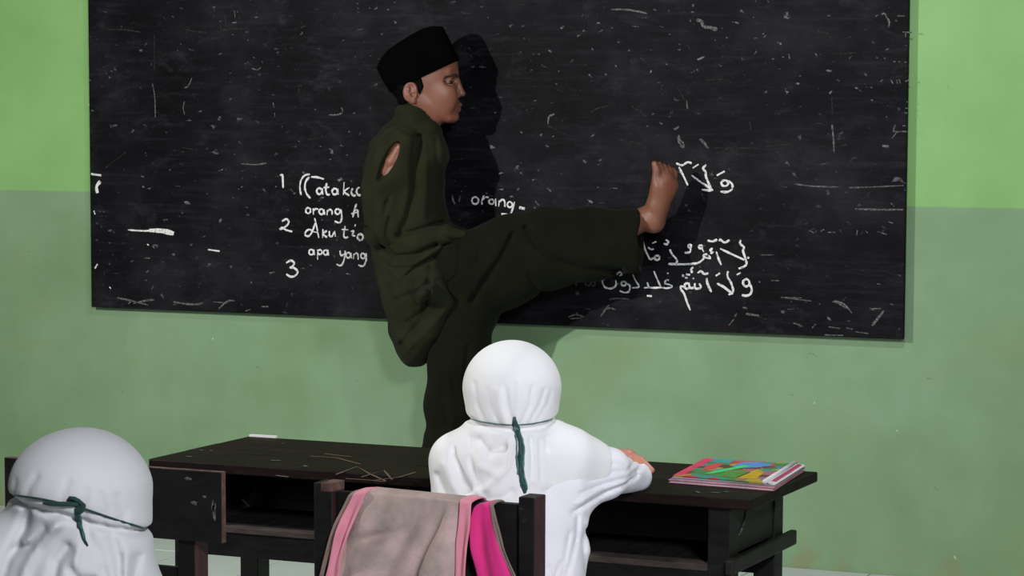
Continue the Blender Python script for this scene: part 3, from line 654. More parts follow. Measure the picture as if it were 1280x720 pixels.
# ------------------------------------------------------------------ books on the desk
def book(label, name, quad, z0, th, mcover, mpage, cat, art=None):
    """quad: four xy corners front-left, front-right, back-right, back-left"""
    c = np.mean(quad, axis=0); t = empty(name, (c[0], c[1], z0)); tag(t, label, cat)
    q = [np.array(a) for a in quad]
    def shr(k): return [c+(a-c)*k for a in q]
    def slab(a, z_0, z_1):
        b = MB(); b.quadbox([(*p_, z_0) for p_ in a]+[(*p_, z_1) for p_ in a]); return b
    slab(q, z0+.0002, z0+.0012).build('back_cover', mcover, t)
    slab(shr(.972), z0+.0013, z0+th-.0013).build('pages', mpage, t)
    slab(q, z0+th-.0012, z0+th).build('front_cover', mcover, t)
    if art: art(t, q, z0+th)
    return t
m, nt, b_ = nodes('printed_picture_cover')
vv = geo(nt, (1, 1, 1)); vo = nt.nodes.new('ShaderNodeTexVoronoi'); vo.inputs['Scale'].default_value = 34; nt.links.new(vv, vo.inputs['Vector'])
hs = nt.nodes.new('ShaderNodeSeparateColor'); nt.links.new(vo.outputs['Color'], hs.inputs[0])
cr = nt.nodes.new('ShaderNodeValToRGB'); cr.color_ramp.interpolation = 'CONSTANT'
pal = [(0.06, 0.20, 0.06), (0.42, 0.05, 0.06), (0.05, 0.22, 0.40), (0.40, 0.30, 0.04), (0.10, 0.05, 0.04), (0.04, 0.26, 0.20), (0.36, 0.12, 0.14)]
e = cr.color_ramp.elements
while len(e) < len(pal): e.new(.5)
for i, c in enumerate(pal): e[i].position = i/len(pal); e[i].color = (*c, 1)
nt.links.new(hs.outputs[0], cr.inputs[0]); nt.links.new(cr.outputs[0], b_.inputs['Base Color']); b_.inputs['Roughness'].default_value = .45
M['art'] = m
FLm, FRm, BRm, BLm = [np.array(p[:2]) for p in (atz(838, 596, .70), atz(966, 606, .70), atz(1004, 582, .70), atz(880, 574, .70))]
def sc_(q, k, d=(0, 0)):
    c = np.mean(q, axis=0); return [c+(np.array(a)-c)*k+np.array(d) for a in q]
Q = [FLm, FRm, BRm, BLm]
M['pink_cover'] = plain('pinkish_notebook_cover', (0.50, 0.20, 0.26), 0.5, 0.25, 30)
M['red_cover'] = plain('magenta_notebook_cover', (0.42, 0.03, 0.12), 0.5, 0.1, 30)
book('pink-covered notebook at the bottom of the pile on the desk right end', 'notebook', sc_(Q, 1.03, (0.000, -.001)), DZ+.0002, .0060, M['pink_cover'], M['paper'], 'notebook')
book('grey-white notebook in the middle of the pile, under the picture magazine', 'notebook', sc_(Q, 1.0, (.003, .002)), DZ+.0064, .0042, plain('greyish_cover', (.42, .38, .40), .6, .15, 30), M['paper'], 'notebook')
def art(t, q, z):
    def P(u, v_): return q[0]*(1-u)*(1-v_)+q[1]*u*(1-v_)+q[2]*u*v_+q[3]*(1-u)*v_
    def patch(name, uv, col, dz):
        b = MB(); b.add([(*P(*a), z+dz) for a in uv], [tuple(range(len(uv)))]); b.build(name, plain('print_'+name, col, .4, .2, 60, 0), t)
    patch('printed_blue_patch', [(.42, .66), (.55, .60), (.72, .70), (.82, .86), (.64, .97), (.48, .90)], (.10, .26, .62), .0002)
    patch('printed_green_patch', [(.28, .20), (.36, .22), (.62, .72), (.54, .76), (.40, .50)], (.06, .62, .16), .0004)
    patch('printed_olive_patch', [(.42, .10), (.68, .12), (.72, .42), (.55, .50), (.46, .34)], (.09, .26, .05), .0003)
    patch('printed_yellow_patch', [(.66, .10), (.88, .12), (.86, .46), (.74, .60), (.70, .40)], (.52, .34, .02), .0003)
    patch('printed_red_patch', [(0, 0), (.09, .02), (.11, .98), (0, 1)], (.62, .05, .12), .0002)
    patch('printed_red_figure', [(.18, .40), (.30, .44), (.30, .74), (.22, .78), (.16, .60)], (.60, .07, .09), .0003)
    patch('printed_teal_patch', [(.14, .80), (.34, .80), (.34, .98), (.14, .98)], (.05, .32, .30), .0002)
book('glossy picture magazine with red, green, blue and yellow cover on top of the pile', 'magazine', [Q[0]+(.004, .004), Q[0]*.10+Q[1]*.90, Q[3]*.10+Q[2]*.90, Q[3]+(.004, -.003)], DZ+.0108, .0030, M['art'], M['paper'], 'magazine', art)
t = empty('booklet', (*(Q[1]+Q[2])/2, DZ+.0108)); tag(t, 'narrow white booklet with maroon stripe along the right side of the pile', 'booklet')
a, b = Q[0]*.08+Q[1]*.92, Q[3]*.08+Q[2]*.92
mb = MB(); mb.tube([(*a, DZ+.0152), (*(a*.5+b*.5), DZ+.0154), (*b, DZ+.0152)], [.0044, .0042, .0044], 10); mb.build('rolled_page', M['paper'], t, smooth=True)
a2, b2 = Q[1]+(-.004, .004), Q[2]+(-.004, -.002)
mb = MB(); mb.tube([(*a2, DZ+.0125), (*b2, DZ+.0125)], [.0015, .0015], 8, flat=(5.5, 1)); mb.build('page_edge', M['paper'], t)
mb = MB(); mb.tube([(*(a2*.93+b2*.07), DZ+.0142), (*(b2*.97+a2*.03), DZ+.0142)], [.0006, .0006], 6, flat=(7, 1)); mb.build('maroon_stripe', M['red_cover'], t)

# ================================================================== PEOPLE
def hit(S, px, py, off=0.002, t0=2.5, t1=9):
    """point where the sight line meets a modelled surface (lays ribbons on cloth)"""
    ts = np.linspace(t0, t1, int((t1-t0)/.002)); P = CAM[None]+ray(px, py)[None]*ts[:, None]
    ok = (P[:, 0] > S.x[0]) & (P[:, 0] < S.x[-1]) & (P[:, 1] > S.y[0]) & (P[:, 1] < S.y[-1]) & (P[:, 2] > S.z[0]) & (P[:, 2] < S.z[-1])
    P = P[ok]; ts = ts[ok]
    i = np.clip(np.searchsorted(S.x, P[:, 0]), 0, len(S.x)-1); j = np.clip(np.searchsorted(S.y, P[:, 1]), 0, len(S.y)-1); k = np.clip(np.searchsorted(S.z, P[:, 2]), 0, len(S.z)-1)
    n = np.nonzero(S.v[i, j, k] < 0)[0]
    if not len(n): return None
    return CAM+ray(px, py)*(ts[n[0]]-off)
def folds(S, lines, e1, ref, t, front=None):
    """grooves (+) and ridges (-) that run along polylines given as (points, depth, width)"""
    def fn(X, Y, Z):
        U = (X-ref[0])*e1[0]+(Y-ref[1])*e1[1]; out = np.zeros_like(X)
        for pts, dep, wid in lines:
            q = [att(p_[0], p_[1], t) for p_ in pts]; q = [((a[0]-ref[0])*e1[0]+(a[1]-ref[1])*e1[1], a[2]) for a in q]
            dm = None
            for a, b in zip(q, q[1:]):
                L2 = (b[0]-a[0])**2+(b[1]-a[1])**2+1e-9
                tt = np.clip(((U-a[0])*(b[0]-a[0])+(Z-a[1])*(b[1]-a[1]))/L2, 0, 1)
                d = (U-a[0]-tt*(b[0]-a[0]))**2+(Z-a[1]-tt*(b[1]-a[1]))**2
                dm = d if dm is None else np.minimum(dm, d)
            out += dep*np.exp(-dm/wid**2)
        if front is not None: out *= front(X, Y, Z)
        return out
    S.warp(fn)
def halfspace(S, p0, n, lo, hi):
    """cut away everything on the +n side inside a box"""
    n = np.array(n, float); n /= np.linalg.norm(n); sl = S.sl(lo, hi); X, Y, Z = S.grid(sl)
    d = (X-p0[0])*n[0]+(Y-p0[1])*n[1]+(Z-p0[2])*n[2]
    S.v[sl] = np.maximum(S.v[sl], d.astype(np.float32))

# ------------------------------------------------------------------ the teacher
e2 = np.array([-.432, .902, 0]); e1 = np.array([.902, .432, 0]); ez = np.array([0, 0, 1.0]); AX = [e1, e2, ez]
TM = float((np.array([1.41, -.205, 1.45])-CAM) @ FW)
px = lambda n: n/(F_PX/TM)
def hp(x, y, s=0.0): return att(x, y, TM)+e2*s
def mp(x, y, Y=-.235, s=0.0): return aty(x, y, Y)+e2*s
man = empty('person', (1.46, -.235, 0)); tag(man, 'man in olive outfit and black cap kicking one leg high before the blackboard', 'person')
S = SDF(axis(0.95, 2.30, .008, (1.27, 1.60), .0028), axis(-.60, .02, .008, (-.36, -.05), .0028), axis(-.01, 1.62, .008, (1.27, 1.62), .0028))
S.ell(hp(527, 93), (px(43), .076, px(42)), AX, .01)
S.ell(hp(542, 112), (px(29.5), .063, px(41)), AX, .015)
S.ell(hp(545, 83), (px(27.5), .062, px(24)), AX, .015)
for sg in (-1, 1):
    S.cone(hp(521, 126, sg*.050), hp(560, 146, sg*.018), .017, .015, .022)
    S.ell(hp(553, 116, sg*.038), (px(15), .022, px(12)), AX, .02)
    S.cone(hp(569, 91, sg*.010), hp(560, 90.5, sg*.042), .0085, .009, .012)
for sg in (-1, 1): S.ell(hp(557, 125, sg*.034), (px(14), .021, px(15)), AX, .025)
S.ell(hp(564, 146.5), (px(10), .022, px(7.5)), AX, .012)
S.ell(hp(560, 132), (px(15.5), .030, px(14)), AX, .012)
for sg in (-1, 1):
    S.ell(hp(568.5, 101, sg*.027), (.011, .017, .0105), AX, .008, op='s')
    S.ell(hp(562.5, 102.0, sg*.050), (.020, .014, .0125), AX, .008, op='s')
    S.ell(hp(560.5, 102.0, sg*.034), (.0140, .0125, .0108), AX, .003)
    S.cone(hp(567.0, 100.2, sg*.022), hp(555.5, 101.2, sg*.0495), .0038, .0026, .002)      # upper lid
    S.cone(hp(566.8, 105.4, sg*.019), hp(556.5, 104.9, sg*.0480), .0022, .0020, .002)    # lower lid
S.cone(hp(570.5, 96), hp(576.0, 114), .0070, .0098, .008)
S.ell(hp(577.2, 117.2), (.0120, .0115, .0095), AX, .006)
for sg in (-1, 1):
    S.ell(hp(571.8, 119.6, sg*.0125), (.0100, .0065, .0075), AX, .005)
    S.ell(hp(575.0, 122.6, sg*.0075), (.0040, .0030, .0030), AX, .002, op='s')
for sg in (-1, 1):
    S.cone(hp(575.0, 131.2), hp(567.0, 133.6, sg*.021), .0060, .0026, .004)
    S.cone(hp(573.6, 137.0), hp(566.5, 134.8, sg*.020), .0064, .0026, .004)
    S.cone(hp(577.5, 134.1), hp(565.5, 134.6, sg*.024), .0020, .0016, .0015, op='s')
    S.cone(hp(577.0, 142.0), hp(571.0, 142.4, sg*.012), .0030, .0030, .004, op='s')
ax_e = [np.array([.95, -.05, .28]), e2, np.array([-.28, 0, .96])]
for sg in (-1, 1):
    q = sg*.071
    S.ell(hp(513.5, 115.5, q), (.0235, .0105, .0315), AX, .004)
    S.ell(hp(513.5, 110.5, q+sg*.011), (.0155, .0100, .0160), AX, .003, op='s')
    S.ell(hp(516.5, 118.0, q+sg*.011), (.0085, .0110, .0100), AX, .003, op='s')
    S.ell(hp(510.8, 112.0, q+sg*.004), (.0060, .0055, .0090), AX, .004)
    S.ell(hp(517.0, 127.0, q-sg*.002), (.0085, .0070, .0080), AX, .005)
S.cone(hp(523, 128), hp(519, 178), .048, .052, .02)
S.cone(hp(540, 144), hp(534, 168), .028, .028, .03)
# torso, arms and legs under the clothes, one surface with the head
S.chain([mp(512, 182), mp(508, 215), mp(512, 270), mp(522, 330)], [px(24), px(34), px(33), px(34)], .03, e2, 1.2)
for sg, dz in ((-1, 0), (1, 0)):
    S.chain([mp(502, 186, s=sg*.135), mp(483, 238, s=sg*.150), mp(482, 282, s=sg*.155)], [.036, .032, .027], .02)
    S.chain([mp(482, 282, s=sg*.155), mp(540, 291, s=sg*.10)], [.028, .020], .015)
    w_ = mp(540, 291, s=sg*.10); pm = mp(556, 291, s=sg*.085)
    S.cone(w_, pm, .017, .020, .01, ez, .8)
    for f_, (dy_, ln) in enumerate(((-6, 14), (-2, 17), (2, 16), (6, 12))):
        a = mp(554, 291+dy_*.7, s=sg*.083); b = mp(552+ln*.7, 292+dy_*.7, s=sg*.078); c = mp(553+ln, 294+dy_*.6, s=sg*.072)
        S.chain([a, b, c], [.0085, .008, .007], .003)
    S.chain([mp(548, 290, s=sg*.09), mp(555, 287, s=sg*.08), mp(561, 288, s=sg*.075)], [.010, .009, .008], .004)
YK = lambda x: -.245+(x-575)/225*.085
S.chain([mp(560, 345), mp(620, 325, YK(620)), mp(685, 305, YK(685)), mp(750, 298, YK(750)), mp(806, 274, YK(806))], [px(36), px(34), px(26), px(21), px(13)], .02)
S.chain([mp(560, 365), mp(572, 440, -.25), mp(562, 560, -.25), mp(556, 680, -.25)], [px(34), px(31), px(23), px(14)], .02)
# raised foot: heel low, toes up, sole towards the board's right
fy = -.155
def fp(x, y, s=0): return aty(x, y, fy)+e2*s
S.chain([fp(806, 272), fp(817, 276)], [px(13.5), px(13)], .012)
S.chain([fp(817, 277), fp(822, 258), fp(828, 240), fp(831, 226)], [px(14), px(13), px(12.5), px(12)], .012)
for sg in (-1, 1): S.chain([fp(822, 256), fp(831, 232)+(e1*.86+e2*.5)*sg*.020], [px(11), px(10.5)], .015)
wv = (e1*.86+e2*.50)
for i in range(5):
    f_ = (i-2)/2; base = fp(831, 225)+wv*f_*.034; ln = [.050, .050, .046, .040, .033][i]; r_ = [.0115, .0085, .008, .0075, .007][i]
    S.chain([base, base+np.array([.004, 0, ln*.6]), base+np.array([-.002, -.004, ln*.98])], [r_+.001, r_, r_*.9], .006)
# standing foot flat on the floor, toes to the right
g0 = mp(556, 690, -.25); gx, gy = g0[0], g0[1]
S.chain([(gx-.03, gy, .032), (gx, gy, .045), (gx+.07, gy+.005, .032), (gx+.13, gy+.008, .022)], [.031, .034, .027, .021], .012)
S.cone((gx, gy, .05), mp(556, 660, -.25), .034, .034, .02)
for i in range(5):
    f_ = (i-2)/2
    S.cone((gx+.135, gy+.008+f_*.03, .015), (gx+.175-.006*abs(i-3), gy+.008+f_*.034, .011), .0125-.001*i, .010, .006)
halfspace(S, (0, 0, 0.0005), (0, 0, -1), (0.9, -.7, -.05), (2.3, .1, .1))
def P2(c):       # pixel coordinates of points, to mark lips and moustache on the face
    d = c-CAM; z = d @ FW; return 640+F_PX*(d @ RT)/z, CY-F_PX*(d @ UP)/z
def facepaint(c):
    f_ = (c-hp(540, 112)) @ e1; s_ = (c-hp(540, 112)) @ e2; z_ = c[:, 2]
    zz = lambda y: hp(570, y)[2]
    out = np.zeros(len(c), int)
    face = (z_ > 1.27) & (f_ > 0)
    out[face & (f_ > px(28.5)) & (abs(s_) < .024) & (z_ < zz(130.4)) & (z_ > zz(138.6))] = 1
    out[face & (f_ > px(24)) & (abs(s_) < .026) & (z_ < zz(124.6)) & (z_ > zz(130.2))] = 2
    for sg in (-1, 1):
        out[face & (f_ > px(11.5)) & (abs(s_-sg*.030) < .026) & (z_ < zz(91.6)-abs(abs(s_)-.028)*.35) & (z_ > zz(94.8)-abs(abs(s_)-.028)*.35)] = 3
    return out
M['stubble'] = plain('moustache_shadow_skin', (0.095, 0.045, 0.032), 0.7, 0.2)
body = S.mesh('body', [M['skin'], M['lip'], M['stubble'], M['brow']], man, facepaint)
for sg in (-1, 1):
    b = MB()
    def ball(c, r, ax_=None, nn=12, mm=8):
        v = []; f = []
        for i in range(mm+1):
            for j in range(nn):
                th = math.pi*i/mm; ph = 2*math.pi*j/nn
                p_ = c+r[0]*math.sin(th)*math.cos(ph)*e1+r[1]*math.sin(th)*math.sin(ph)*e2+r[2]*math.cos(th)*ez; v.append(tuple(p_))
        for i in range(mm):
            for j in range(nn): f.append((i*nn+j, (i+1)*nn+j, (i+1)*nn+(j+1) % nn, i*nn+(j+1) % nn))
        return v, f
    b.add(*ball(hp(560.8, 103.0, sg*.0350), (.0150, .0148, .0066)))
    ey = b.build('eye', M['eye'], body, smooth=True)
    b = MB(); b.add(*ball(hp(562.6, 103.0, sg*.0358), (.0088, .0145, .0062))); b.build('iris', M['iris'], body, smooth=True)
# hair round the back of the head and in front of the ears
S = SDF(axis(1.2, 1.6, .0035), axis(-.40, -.02, .0035), axis(1.30, 1.62, .0035))
S.ell(hp(519, 95), (px(36), .0765, px(35)), AX, .008)
S.chain([hp(505, 112), hp(507, 126), hp(511, 134)], [px(13.5), px(9), px(4)], .01, e2, 2.2)
for sg in (-1, 1): S.chain([hp(526, 92, sg*.066), hp(525.5, 108, sg*.0665), hp(525.0, 117, sg*.0665)], [.014, .0095, .004], .006, e2, .6)
for sg in (-1, 1): S.chain([hp(536, 84, sg*.063), hp(546, 80, sg*.060)], [.013, .009], .006, e2, .6)
for sg in (-1, 1): S.ell(hp(513.5, 116.5, sg*.085), (.021, .024, .030), AX, .002, op='s')
S.mesh('hair', M['hair'], man)
# the cap: a stiff oval crown with folded ridge top
b = MB(); nseg = 40; rings = []
def ringc(cx, cy_, dx, dy_, half, minor, drop=0.0):
    c = hp(cx, cy_); u = (hp(cx+dx, cy_+dy_)-c); u /= np.linalg.norm(u); out = []
    for k_ in range(nseg):
        a = 2*math.pi*k_/nseg; ca, sa = math.cos(a), math.sin(a)
        sup = 1.0/((abs(ca)**2.3+abs(sa)**2.3)**(1/2.3))
        out.append(tuple(c+u*half*ca*sup+e2*minor*sa*sup+ez*drop*abs(sa)))
    return out
D1 = (85, -41); D2 = (82, -51)
rs = [ringc(531.0, 95.5, *D1, px(46.5), .079), ringc(530.5, 94.0, *D1, px(48.0), .0825), ringc(525, 84, 84, -44, px(48.6), .0815), ringc(518, 71, 83, -48, px(49), .076), ringc(512.8, 60.4, *D2, px(49), .066),
      ringc(511.6, 58.0, *D2, px(47.5), .062), ringc(508.5, 52.5, *D2, px(38), .038), ringc(506.5, 49.0, *D2, px(26), .016), ringc(506.0, 48.2, *D2, px(12), .006)]
for r_ in rs: b.v += r_
for i in range(len(rs)-1):
    for k_ in range(nseg): b.f.append((i*nseg+k_, i*nseg+(k_+1) % nseg, (i+1)*nseg+(k_+1) % nseg, (i+1)*nseg+k_)); b.mi.append(0)
b.f.append(tuple(range((len(rs)-1)*nseg, len(rs)*nseg))); b.mi.append(0)
b.f.append(tuple(range(nseg))[::-1]); b.mi.append(0)
b.build('cap', M['cap'], man, smooth=True)['label'] = 'tall black brimless cap'

# jacket of the teacher
S = SDF(axis(0.95, 1.85, .005), axis(-.62, -.038, .005), axis(0.54, 1.42, .005))
S.chain([mp(514, 170), mp(507, 192), mp(505, 220), mp(508, 262), mp(516, 305), mp(521, 345)], [px(28), px(43), px(49), px(48), px(50), px(50)], .03, e2, 1.32)
S.chain([mp(521, 345), mp(525, 385), mp(522, 425), mp(519, 438)], [px(47), px(40), px(27), px(19)], .02, e2, 1.6)
S.chain([mp(500, 370), mp(507, 415), mp(515, 443)], [px(22), px(18), px(14)], .02, e2, 3.0)
S.chain([mp(535, 360), mp(550, 376)], [px(24), px(16)], .015, e2, 4.5)
S.chain([hp(519, 148), hp(520, 176)], [px(27), px(31)], .015, e2, 1.0); S.chain([hp(536, 168), hp(538, 195)], [px(17), px(24)], .02, e2, 1.6)           # collar
S.chain([mp(512, 345, s=-.110), mp(540, 350, s=-.135), mp(558, 373, s=-.150)], [px(22), px(16), px(8)], .012); S.chain([mp(514, 438, s=-.09), mp(534, 408, s=-.125), mp(558, 376, s=-.150)], [px(13), px(14), px(8)], .012); S.chain([mp(520, 370, s=-.10), mp(520, 420, s=-.10)], [px(26), px(20)], .02)
for sg in (-1, 1):
    S.chain([mp(500, 186, s=sg*.125), mp(480, 235, s=sg*.150), mp(480, 284, s=sg*.160)], [px(27), px(25), px(23)], .02)
    S.chain([mp(480, 284, s=sg*.160), mp(520, 296, s=sg*.13), mp(556, 290, s=sg*.09), mp(578, 293, s=sg*.07)], [px(22), px(17), px(12), px(7)], .012)
S.cone(hp(530, 122), hp(533, 148), px(24), px(20), .006, op='s')                    # opening for the neck
S.cone(hp(548, 132), hp(552, 146), px(18), px(16), .006, op='s') 
halfspace(S, mp(520, 457), (0, 0, -1), (.9, -.7, .5), (1.9, 0, .7))
LN = [([(524, 172), (519, 205), (518, 240), (510, 272), (500, 292)], .016, .011), ([(545, 175), (548, 215), (546, 258)], .004, .008), ([(532, 180), (534, 230), (530, 268)], -.005, .012),
      ([(460, 282), (478, 305), (494, 318), (520, 316), (545, 304)], .012, .007), ([(457, 296), (474, 316), (492, 328), (520, 326), (550, 308)], -.007, .007),
      ([(500, 292), (530, 283), (552, 278)], .013, .007), ([(488, 270), (484, 292), (490, 304)], .008, .006), ([(506, 345), (520, 332), (552, 314)], .010, .006), ([(536, 352), (538, 330)], .004, .006),
      ([(540, 350), (556, 344), (572, 338)], .003, .006), ([(496, 372), (520, 362), (536, 348)], .007, .008), ([(537, 358), (530, 385), (510, 400)], .007, .007), ([(480, 330), (500, 345), (512, 345)], -.005, .008),
      ([(505, 440), (530, 415), (556, 385)], -.004, .006), ([(500, 430), (525, 400), (536, 372)], .005, .006), ([(477, 238), (488, 244), (482, 256)], .008, .006), ([(488, 250), (480, 268)], .006, .005),
      ([(470, 340), (486, 380), (498, 425)], -.005, .007), ([(465, 250), (466, 280)], .006, .007), ([(500, 160), (520, 170), (545, 168)], .006, .005), ([(545, 290), (566, 298), (580, 296)], .006, .005), ([(570, 320), (572, 345)], .007, .005)]
folds(S, LN, e1, hp(512, 250), TM)
S.warp(lambda X, Y, Z: .0035*np.sin(38*X+22*Z+3*np.sin(19*Z))*np.sin(31*Z-14*X+20*Y))
# the torn slit at the shoulder
dsl = np.array(mp(499, 177))-np.array(mp(472, 229)); dsl[1] = 0; dsl /= np.linalg.norm(dsl); asl = [np.cross(e2, dsl), e2, dsl]
asl[0] = asl[0]/np.linalg.norm(asl[0])
csl = hit(S, 485.5, 202, 0.0, 7, 8.5)
S.ell(csl, (.0195, .046, .066), asl, .003, op='s')
jm = S.mesh('jacket', [M['jacket']], man); jm['label'] = 'olive green long-sleeved tunic, torn open at the shoulder'
# bare shoulder seen through the slit (continues the body's arm)
SS = SDF(axis(0.98, 1.5, .004), axis(-.6, -.15, .004), axis(1.0, 1.40, .004))
c1 = csl+e2*.034; 
SS.chain([c1+dsl*.05+e1*.010, c1+e1*.010, c1-dsl*.06+e1*.006], [.014, .0195, .015], .01)
SS.mesh('shoulder_skin', M['skin'], man)['label'] = 'bare brown shoulder showing through the slit'
# trousers
S = SDF(axis(1.15, 2.20, .0055), axis(-.56, -.036, .0055), axis(-.01, 1.12, .0055))
S.chain([mp(572, 338, -.245), mp(603, 341, YK(603)), mp(640, 324, YK(640)), mp(682, 311, YK(682)), mp(740, 305, YK(740)), mp(815, 300, YK(815))], [px(45), px(54), px(53), px(49), px(43), px(38.5)], .03, e2, .82)
S.chain([mp(560, 350), mp(578, 395, -.25), mp(574, 445, -.25), mp(566, 505, -.25), mp(561, 565, -.25), mp(558, 640, -.25), mp(557, 694, -.25)], [px(38), px(37), px(36), px(33), px(30), px(30), px(31)], .04, e2, 1.08)
hc = mp(801, 300, YK(801)); hn = np.array(mp(815, 300, YK(815)))-np.array(mp(790, 301, YK(790)))
hn = e1*.98-e2*.18
halfspace(S, hc, hn, (1.7, -.6, .6), (2.3, 0, 1.12))
hn = hn/np.linalg.norm(hn)
S.cone(hc-hn*.018, hc+hn*.06, px(31), px(33.5), .003, e2, .8, op='s')
halfspace(S, mp(557, 690, -.25), (0, 0, -1), (1.1, -.6, -.05), (1.9, 0, .2))
LT = [([(655, 282), (670, 305), (695, 322), (730, 330), (770, 334)], .022, .010), ([(640, 290), (626, 318), (604, 350), (590, 372)], .022, .010), ([(660, 340), (670, 360), (690, 368)], .010, .009),
      ([(620, 300), (606, 330), (596, 345)], -.006, .010), ([(755, 265), (764, 285), (772, 300)], .004, .006), ([(690, 272), (740, 276), (790, 274)], -.004, .012), ([(575, 300), (572, 340), (560, 352)], .012, .006), ([(588, 300), (584, 330)], -.005, .006),
      ([(600, 300), (596, 325)], .008, .005), ([(700, 290), (740, 300), (790, 305)], -.005, .014), ([(560, 470), (566, 520), (556, 560)], -.006, .010), ([(585, 430), (580, 480), (590, 540)], .008, .008), ([(552, 480), (560, 530)], .006, .008)]
folds(S, LT, e1, hp(512, 250), TM)
S.warp(lambda X, Y, Z: .003*np.sin(33*X+18*Z+3*np.sin(17*Z))*np.sin(27*Z-19*X+20*Y))
S.mesh('trousers', M['trousers'], man)['label'] = 'wide dark olive trousers'

# ------------------------------------------------------------------ seated child at the desk
G1, G2 = np.array([.912, .409, 0]), np.array([-.409, .912, 0]); GX = [G1, G2, ez]
T1 = float((np.array([3.02, -3.27, .85])-CAM) @ FW)
def gp(x, y, s=0.0): return att(x, y, T1)+G2*s
gx_ = lambda n: n/(F_PX/T1)
girl = empty('person', (3.02, -3.28, .403)); tag(girl, 'seated child in white headscarf with long green ties, leaning on the desk', 'person')
H = SDF(axis(2.74, 3.35, .0035), axis(-3.47, -3.02, .0035), axis(.60, .985, .0035))
H.ell(gp(640, 484), (gx_(59.5), .090, gx_(56)), GX, .01)
H.chain([gp(640, 486), gp(640, 508)], [gx_(57), gx_(54)], .02, G2, 1.15)
H.chain([gp(641, 515), gp(641, 548)], [gx_(51), gx_(52)], .02, G2, 1.05)
H.chain([gp(640, 550), gp(634, 590), gp(628, 640)], [gx_(52), gx_(66), gx_(76)], .03, G2, .88)
H.chain([gp(625, 565), gp(572, 576), gp(572, 640)], [gx_(38), gx_(31), gx_(33)], .03, G2, 1.1)
H.chain([gp(655, 560), gp(712, 571), gp(742, 586, .03)], [gx_(38), gx_(30), gx_(20)], .03, G2, 1.1)
H.chain([gp(705, 572), gp(740, 584, .03), gp(772, 593, .075)], [gx_(32), gx_(25), gx_(12)], .03)
H.chain([gp(700, 590), gp(705, 640)], [gx_(34), gx_(28)], .03, G2, 1.0)
fr = lambda X, Y, Z: (((X-gp(640, 500)[0])*G2[0]+(Y-gp(640, 500)[1])*G2[1]) < .03).astype(np.float32)
folds(H, [([(578, 520), (600, 527), (640, 531), (680, 528), (702, 519)], .009, .005)], G1, gp(640, 500), T1)
HF = [([(641, 522), (634, 500), (632, 478)], .003, .004), ([(652, 522), (662, 500), (665, 478)], .0035, .004), ([(660, 524), (674, 500), (680, 482)], .003, .0035), ([(625, 524), (614, 500), (610, 480)], .002, .004), ([(606, 520), (597, 500), (594, 475)], .003, .004),
      ([(645, 520), (648, 495), (648, 470)], -.002, .004), ([(670, 520), (684, 500), (688, 485)], .002, .004), ([(632, 522), (624, 498), (622, 480)], -.002, .005),
      ([(600, 545), (612, 560), (630, 552)], .007, .007), ([(640, 545), (634, 575), (612, 600), (588, 612)], -.006, .006), ([(590, 545), (592, 580), (606, 610)], .006, .007), ([(568, 560), (580, 595), (604, 625)], .006, .007),
      ([(556, 575), (566, 600), (590, 632)], -.005, .007), ([(548, 590), (560, 620)], .005, .006), ([(604, 618), (630, 614), (640, 606)], .007, .007), ([(663, 540), (665, 565), (664, 590)], .006, .004), ([(674, 545), (676, 590)], .004, .004),
      ([(682, 542), (684, 556)], .004, .004), ([(590, 560), (600, 575), (622, 585)], -.004, .007), ([(570, 550), (566, 566), (574, 580)], .004, .006), ([(666, 600), (675, 610), (690, 606)], .004, .006)]
folds(H, HF, G1, gp(640, 500), T1, fr)
scarf = H.mesh('headscarf', M['hijab'], girl); scarf['label'] = 'white headscarf falling over the shoulders'
# body: one surface for torso, arms, neck and hands
EL = np.array(aty(797, 596, -3.045)); EL[2] = max(EL[2], .712)
BB = SDF(axis(2.70, 3.36, .0045, (3.10, 3.32), .0022), axis(-3.42, -2.72, .0045, (-3.05, -2.92), .0022), axis(.40, .94, .0045, (.68, .79), .0022))
BB.ell(gp(640, 492, .01), (.066, .076, .070), GX, .02)
BB.chain([gp(640, 520), gp(640, 560)], [.032, .036], .02)
BB.chain([gp(640, 575), gp(645, 650), gp(645, 760)], [.05, .058, .062], .03, G1, 1.4)
LE = np.array([2.83, -3.02, .718]); WR = np.array(aty(752, 571, -2.975)); WR[2] = max(WR[2], .722)
BB.chain([gp(705, 572), EL-np.array([.01, 0, 0])], [.024, .020], .015)
BB.chain([EL-np.array([.01, 0, 0]), (3.04, -2.90, .712)], [.020, .014], .01)
BB.chain([gp(575, 580), LE, WR], [.024, .019, .0135], .012)
def h2(x, y, Y): return np.array(aty(x, y, Y))
BB.chain([WR, h2(772, 571, -2.985), h2(786, 572, -2.990)], [.013, .014, .0155], .008)
for (a, b_2, c, r_) in (((787, 570), (802, 575), (815, 588), .0062), ((785, 573), (799, 579), (811, 591), .0064), ((782, 576), (795, 582), (806, 592), .0062), ((779, 578), (790, 584), (799, 593), .0056)):
    yy_ = -2.992-.004*(815-c[0])/5
    BB.chain([h2(*a, yy_+.002), h2(*b_2, yy_-.006), h2(*c, yy_-.020)], [r_+.001, r_, r_*.85], .0025)
BB.chain([h2(768, 574, -2.99), h2(778, 583, -2.965), h2(792, 588, -2.955)], [.008, .007, .0062], .004)
bod = BB.mesh('body', M['skin_child'], girl)
b = MB()
for i in range(1):
    pass
K = SDF(axis(2.70, 3.36, .004), axis(-3.42, -2.80, .004), axis(.40, .86, .004))
K.chain([gp(640, 590), gp(648, 650), gp(652, 770)], [.060, .072, .080], .03, G1, 1.40)
K.chain([gp(668, 640), gp(680, 700), gp(680, 760)], [.045, .058, .066], .025)
K.chain([gp(706, 574), gp(762, 590, .04), EL], [gx_(31), gx_(24), gx_(17)], .02)
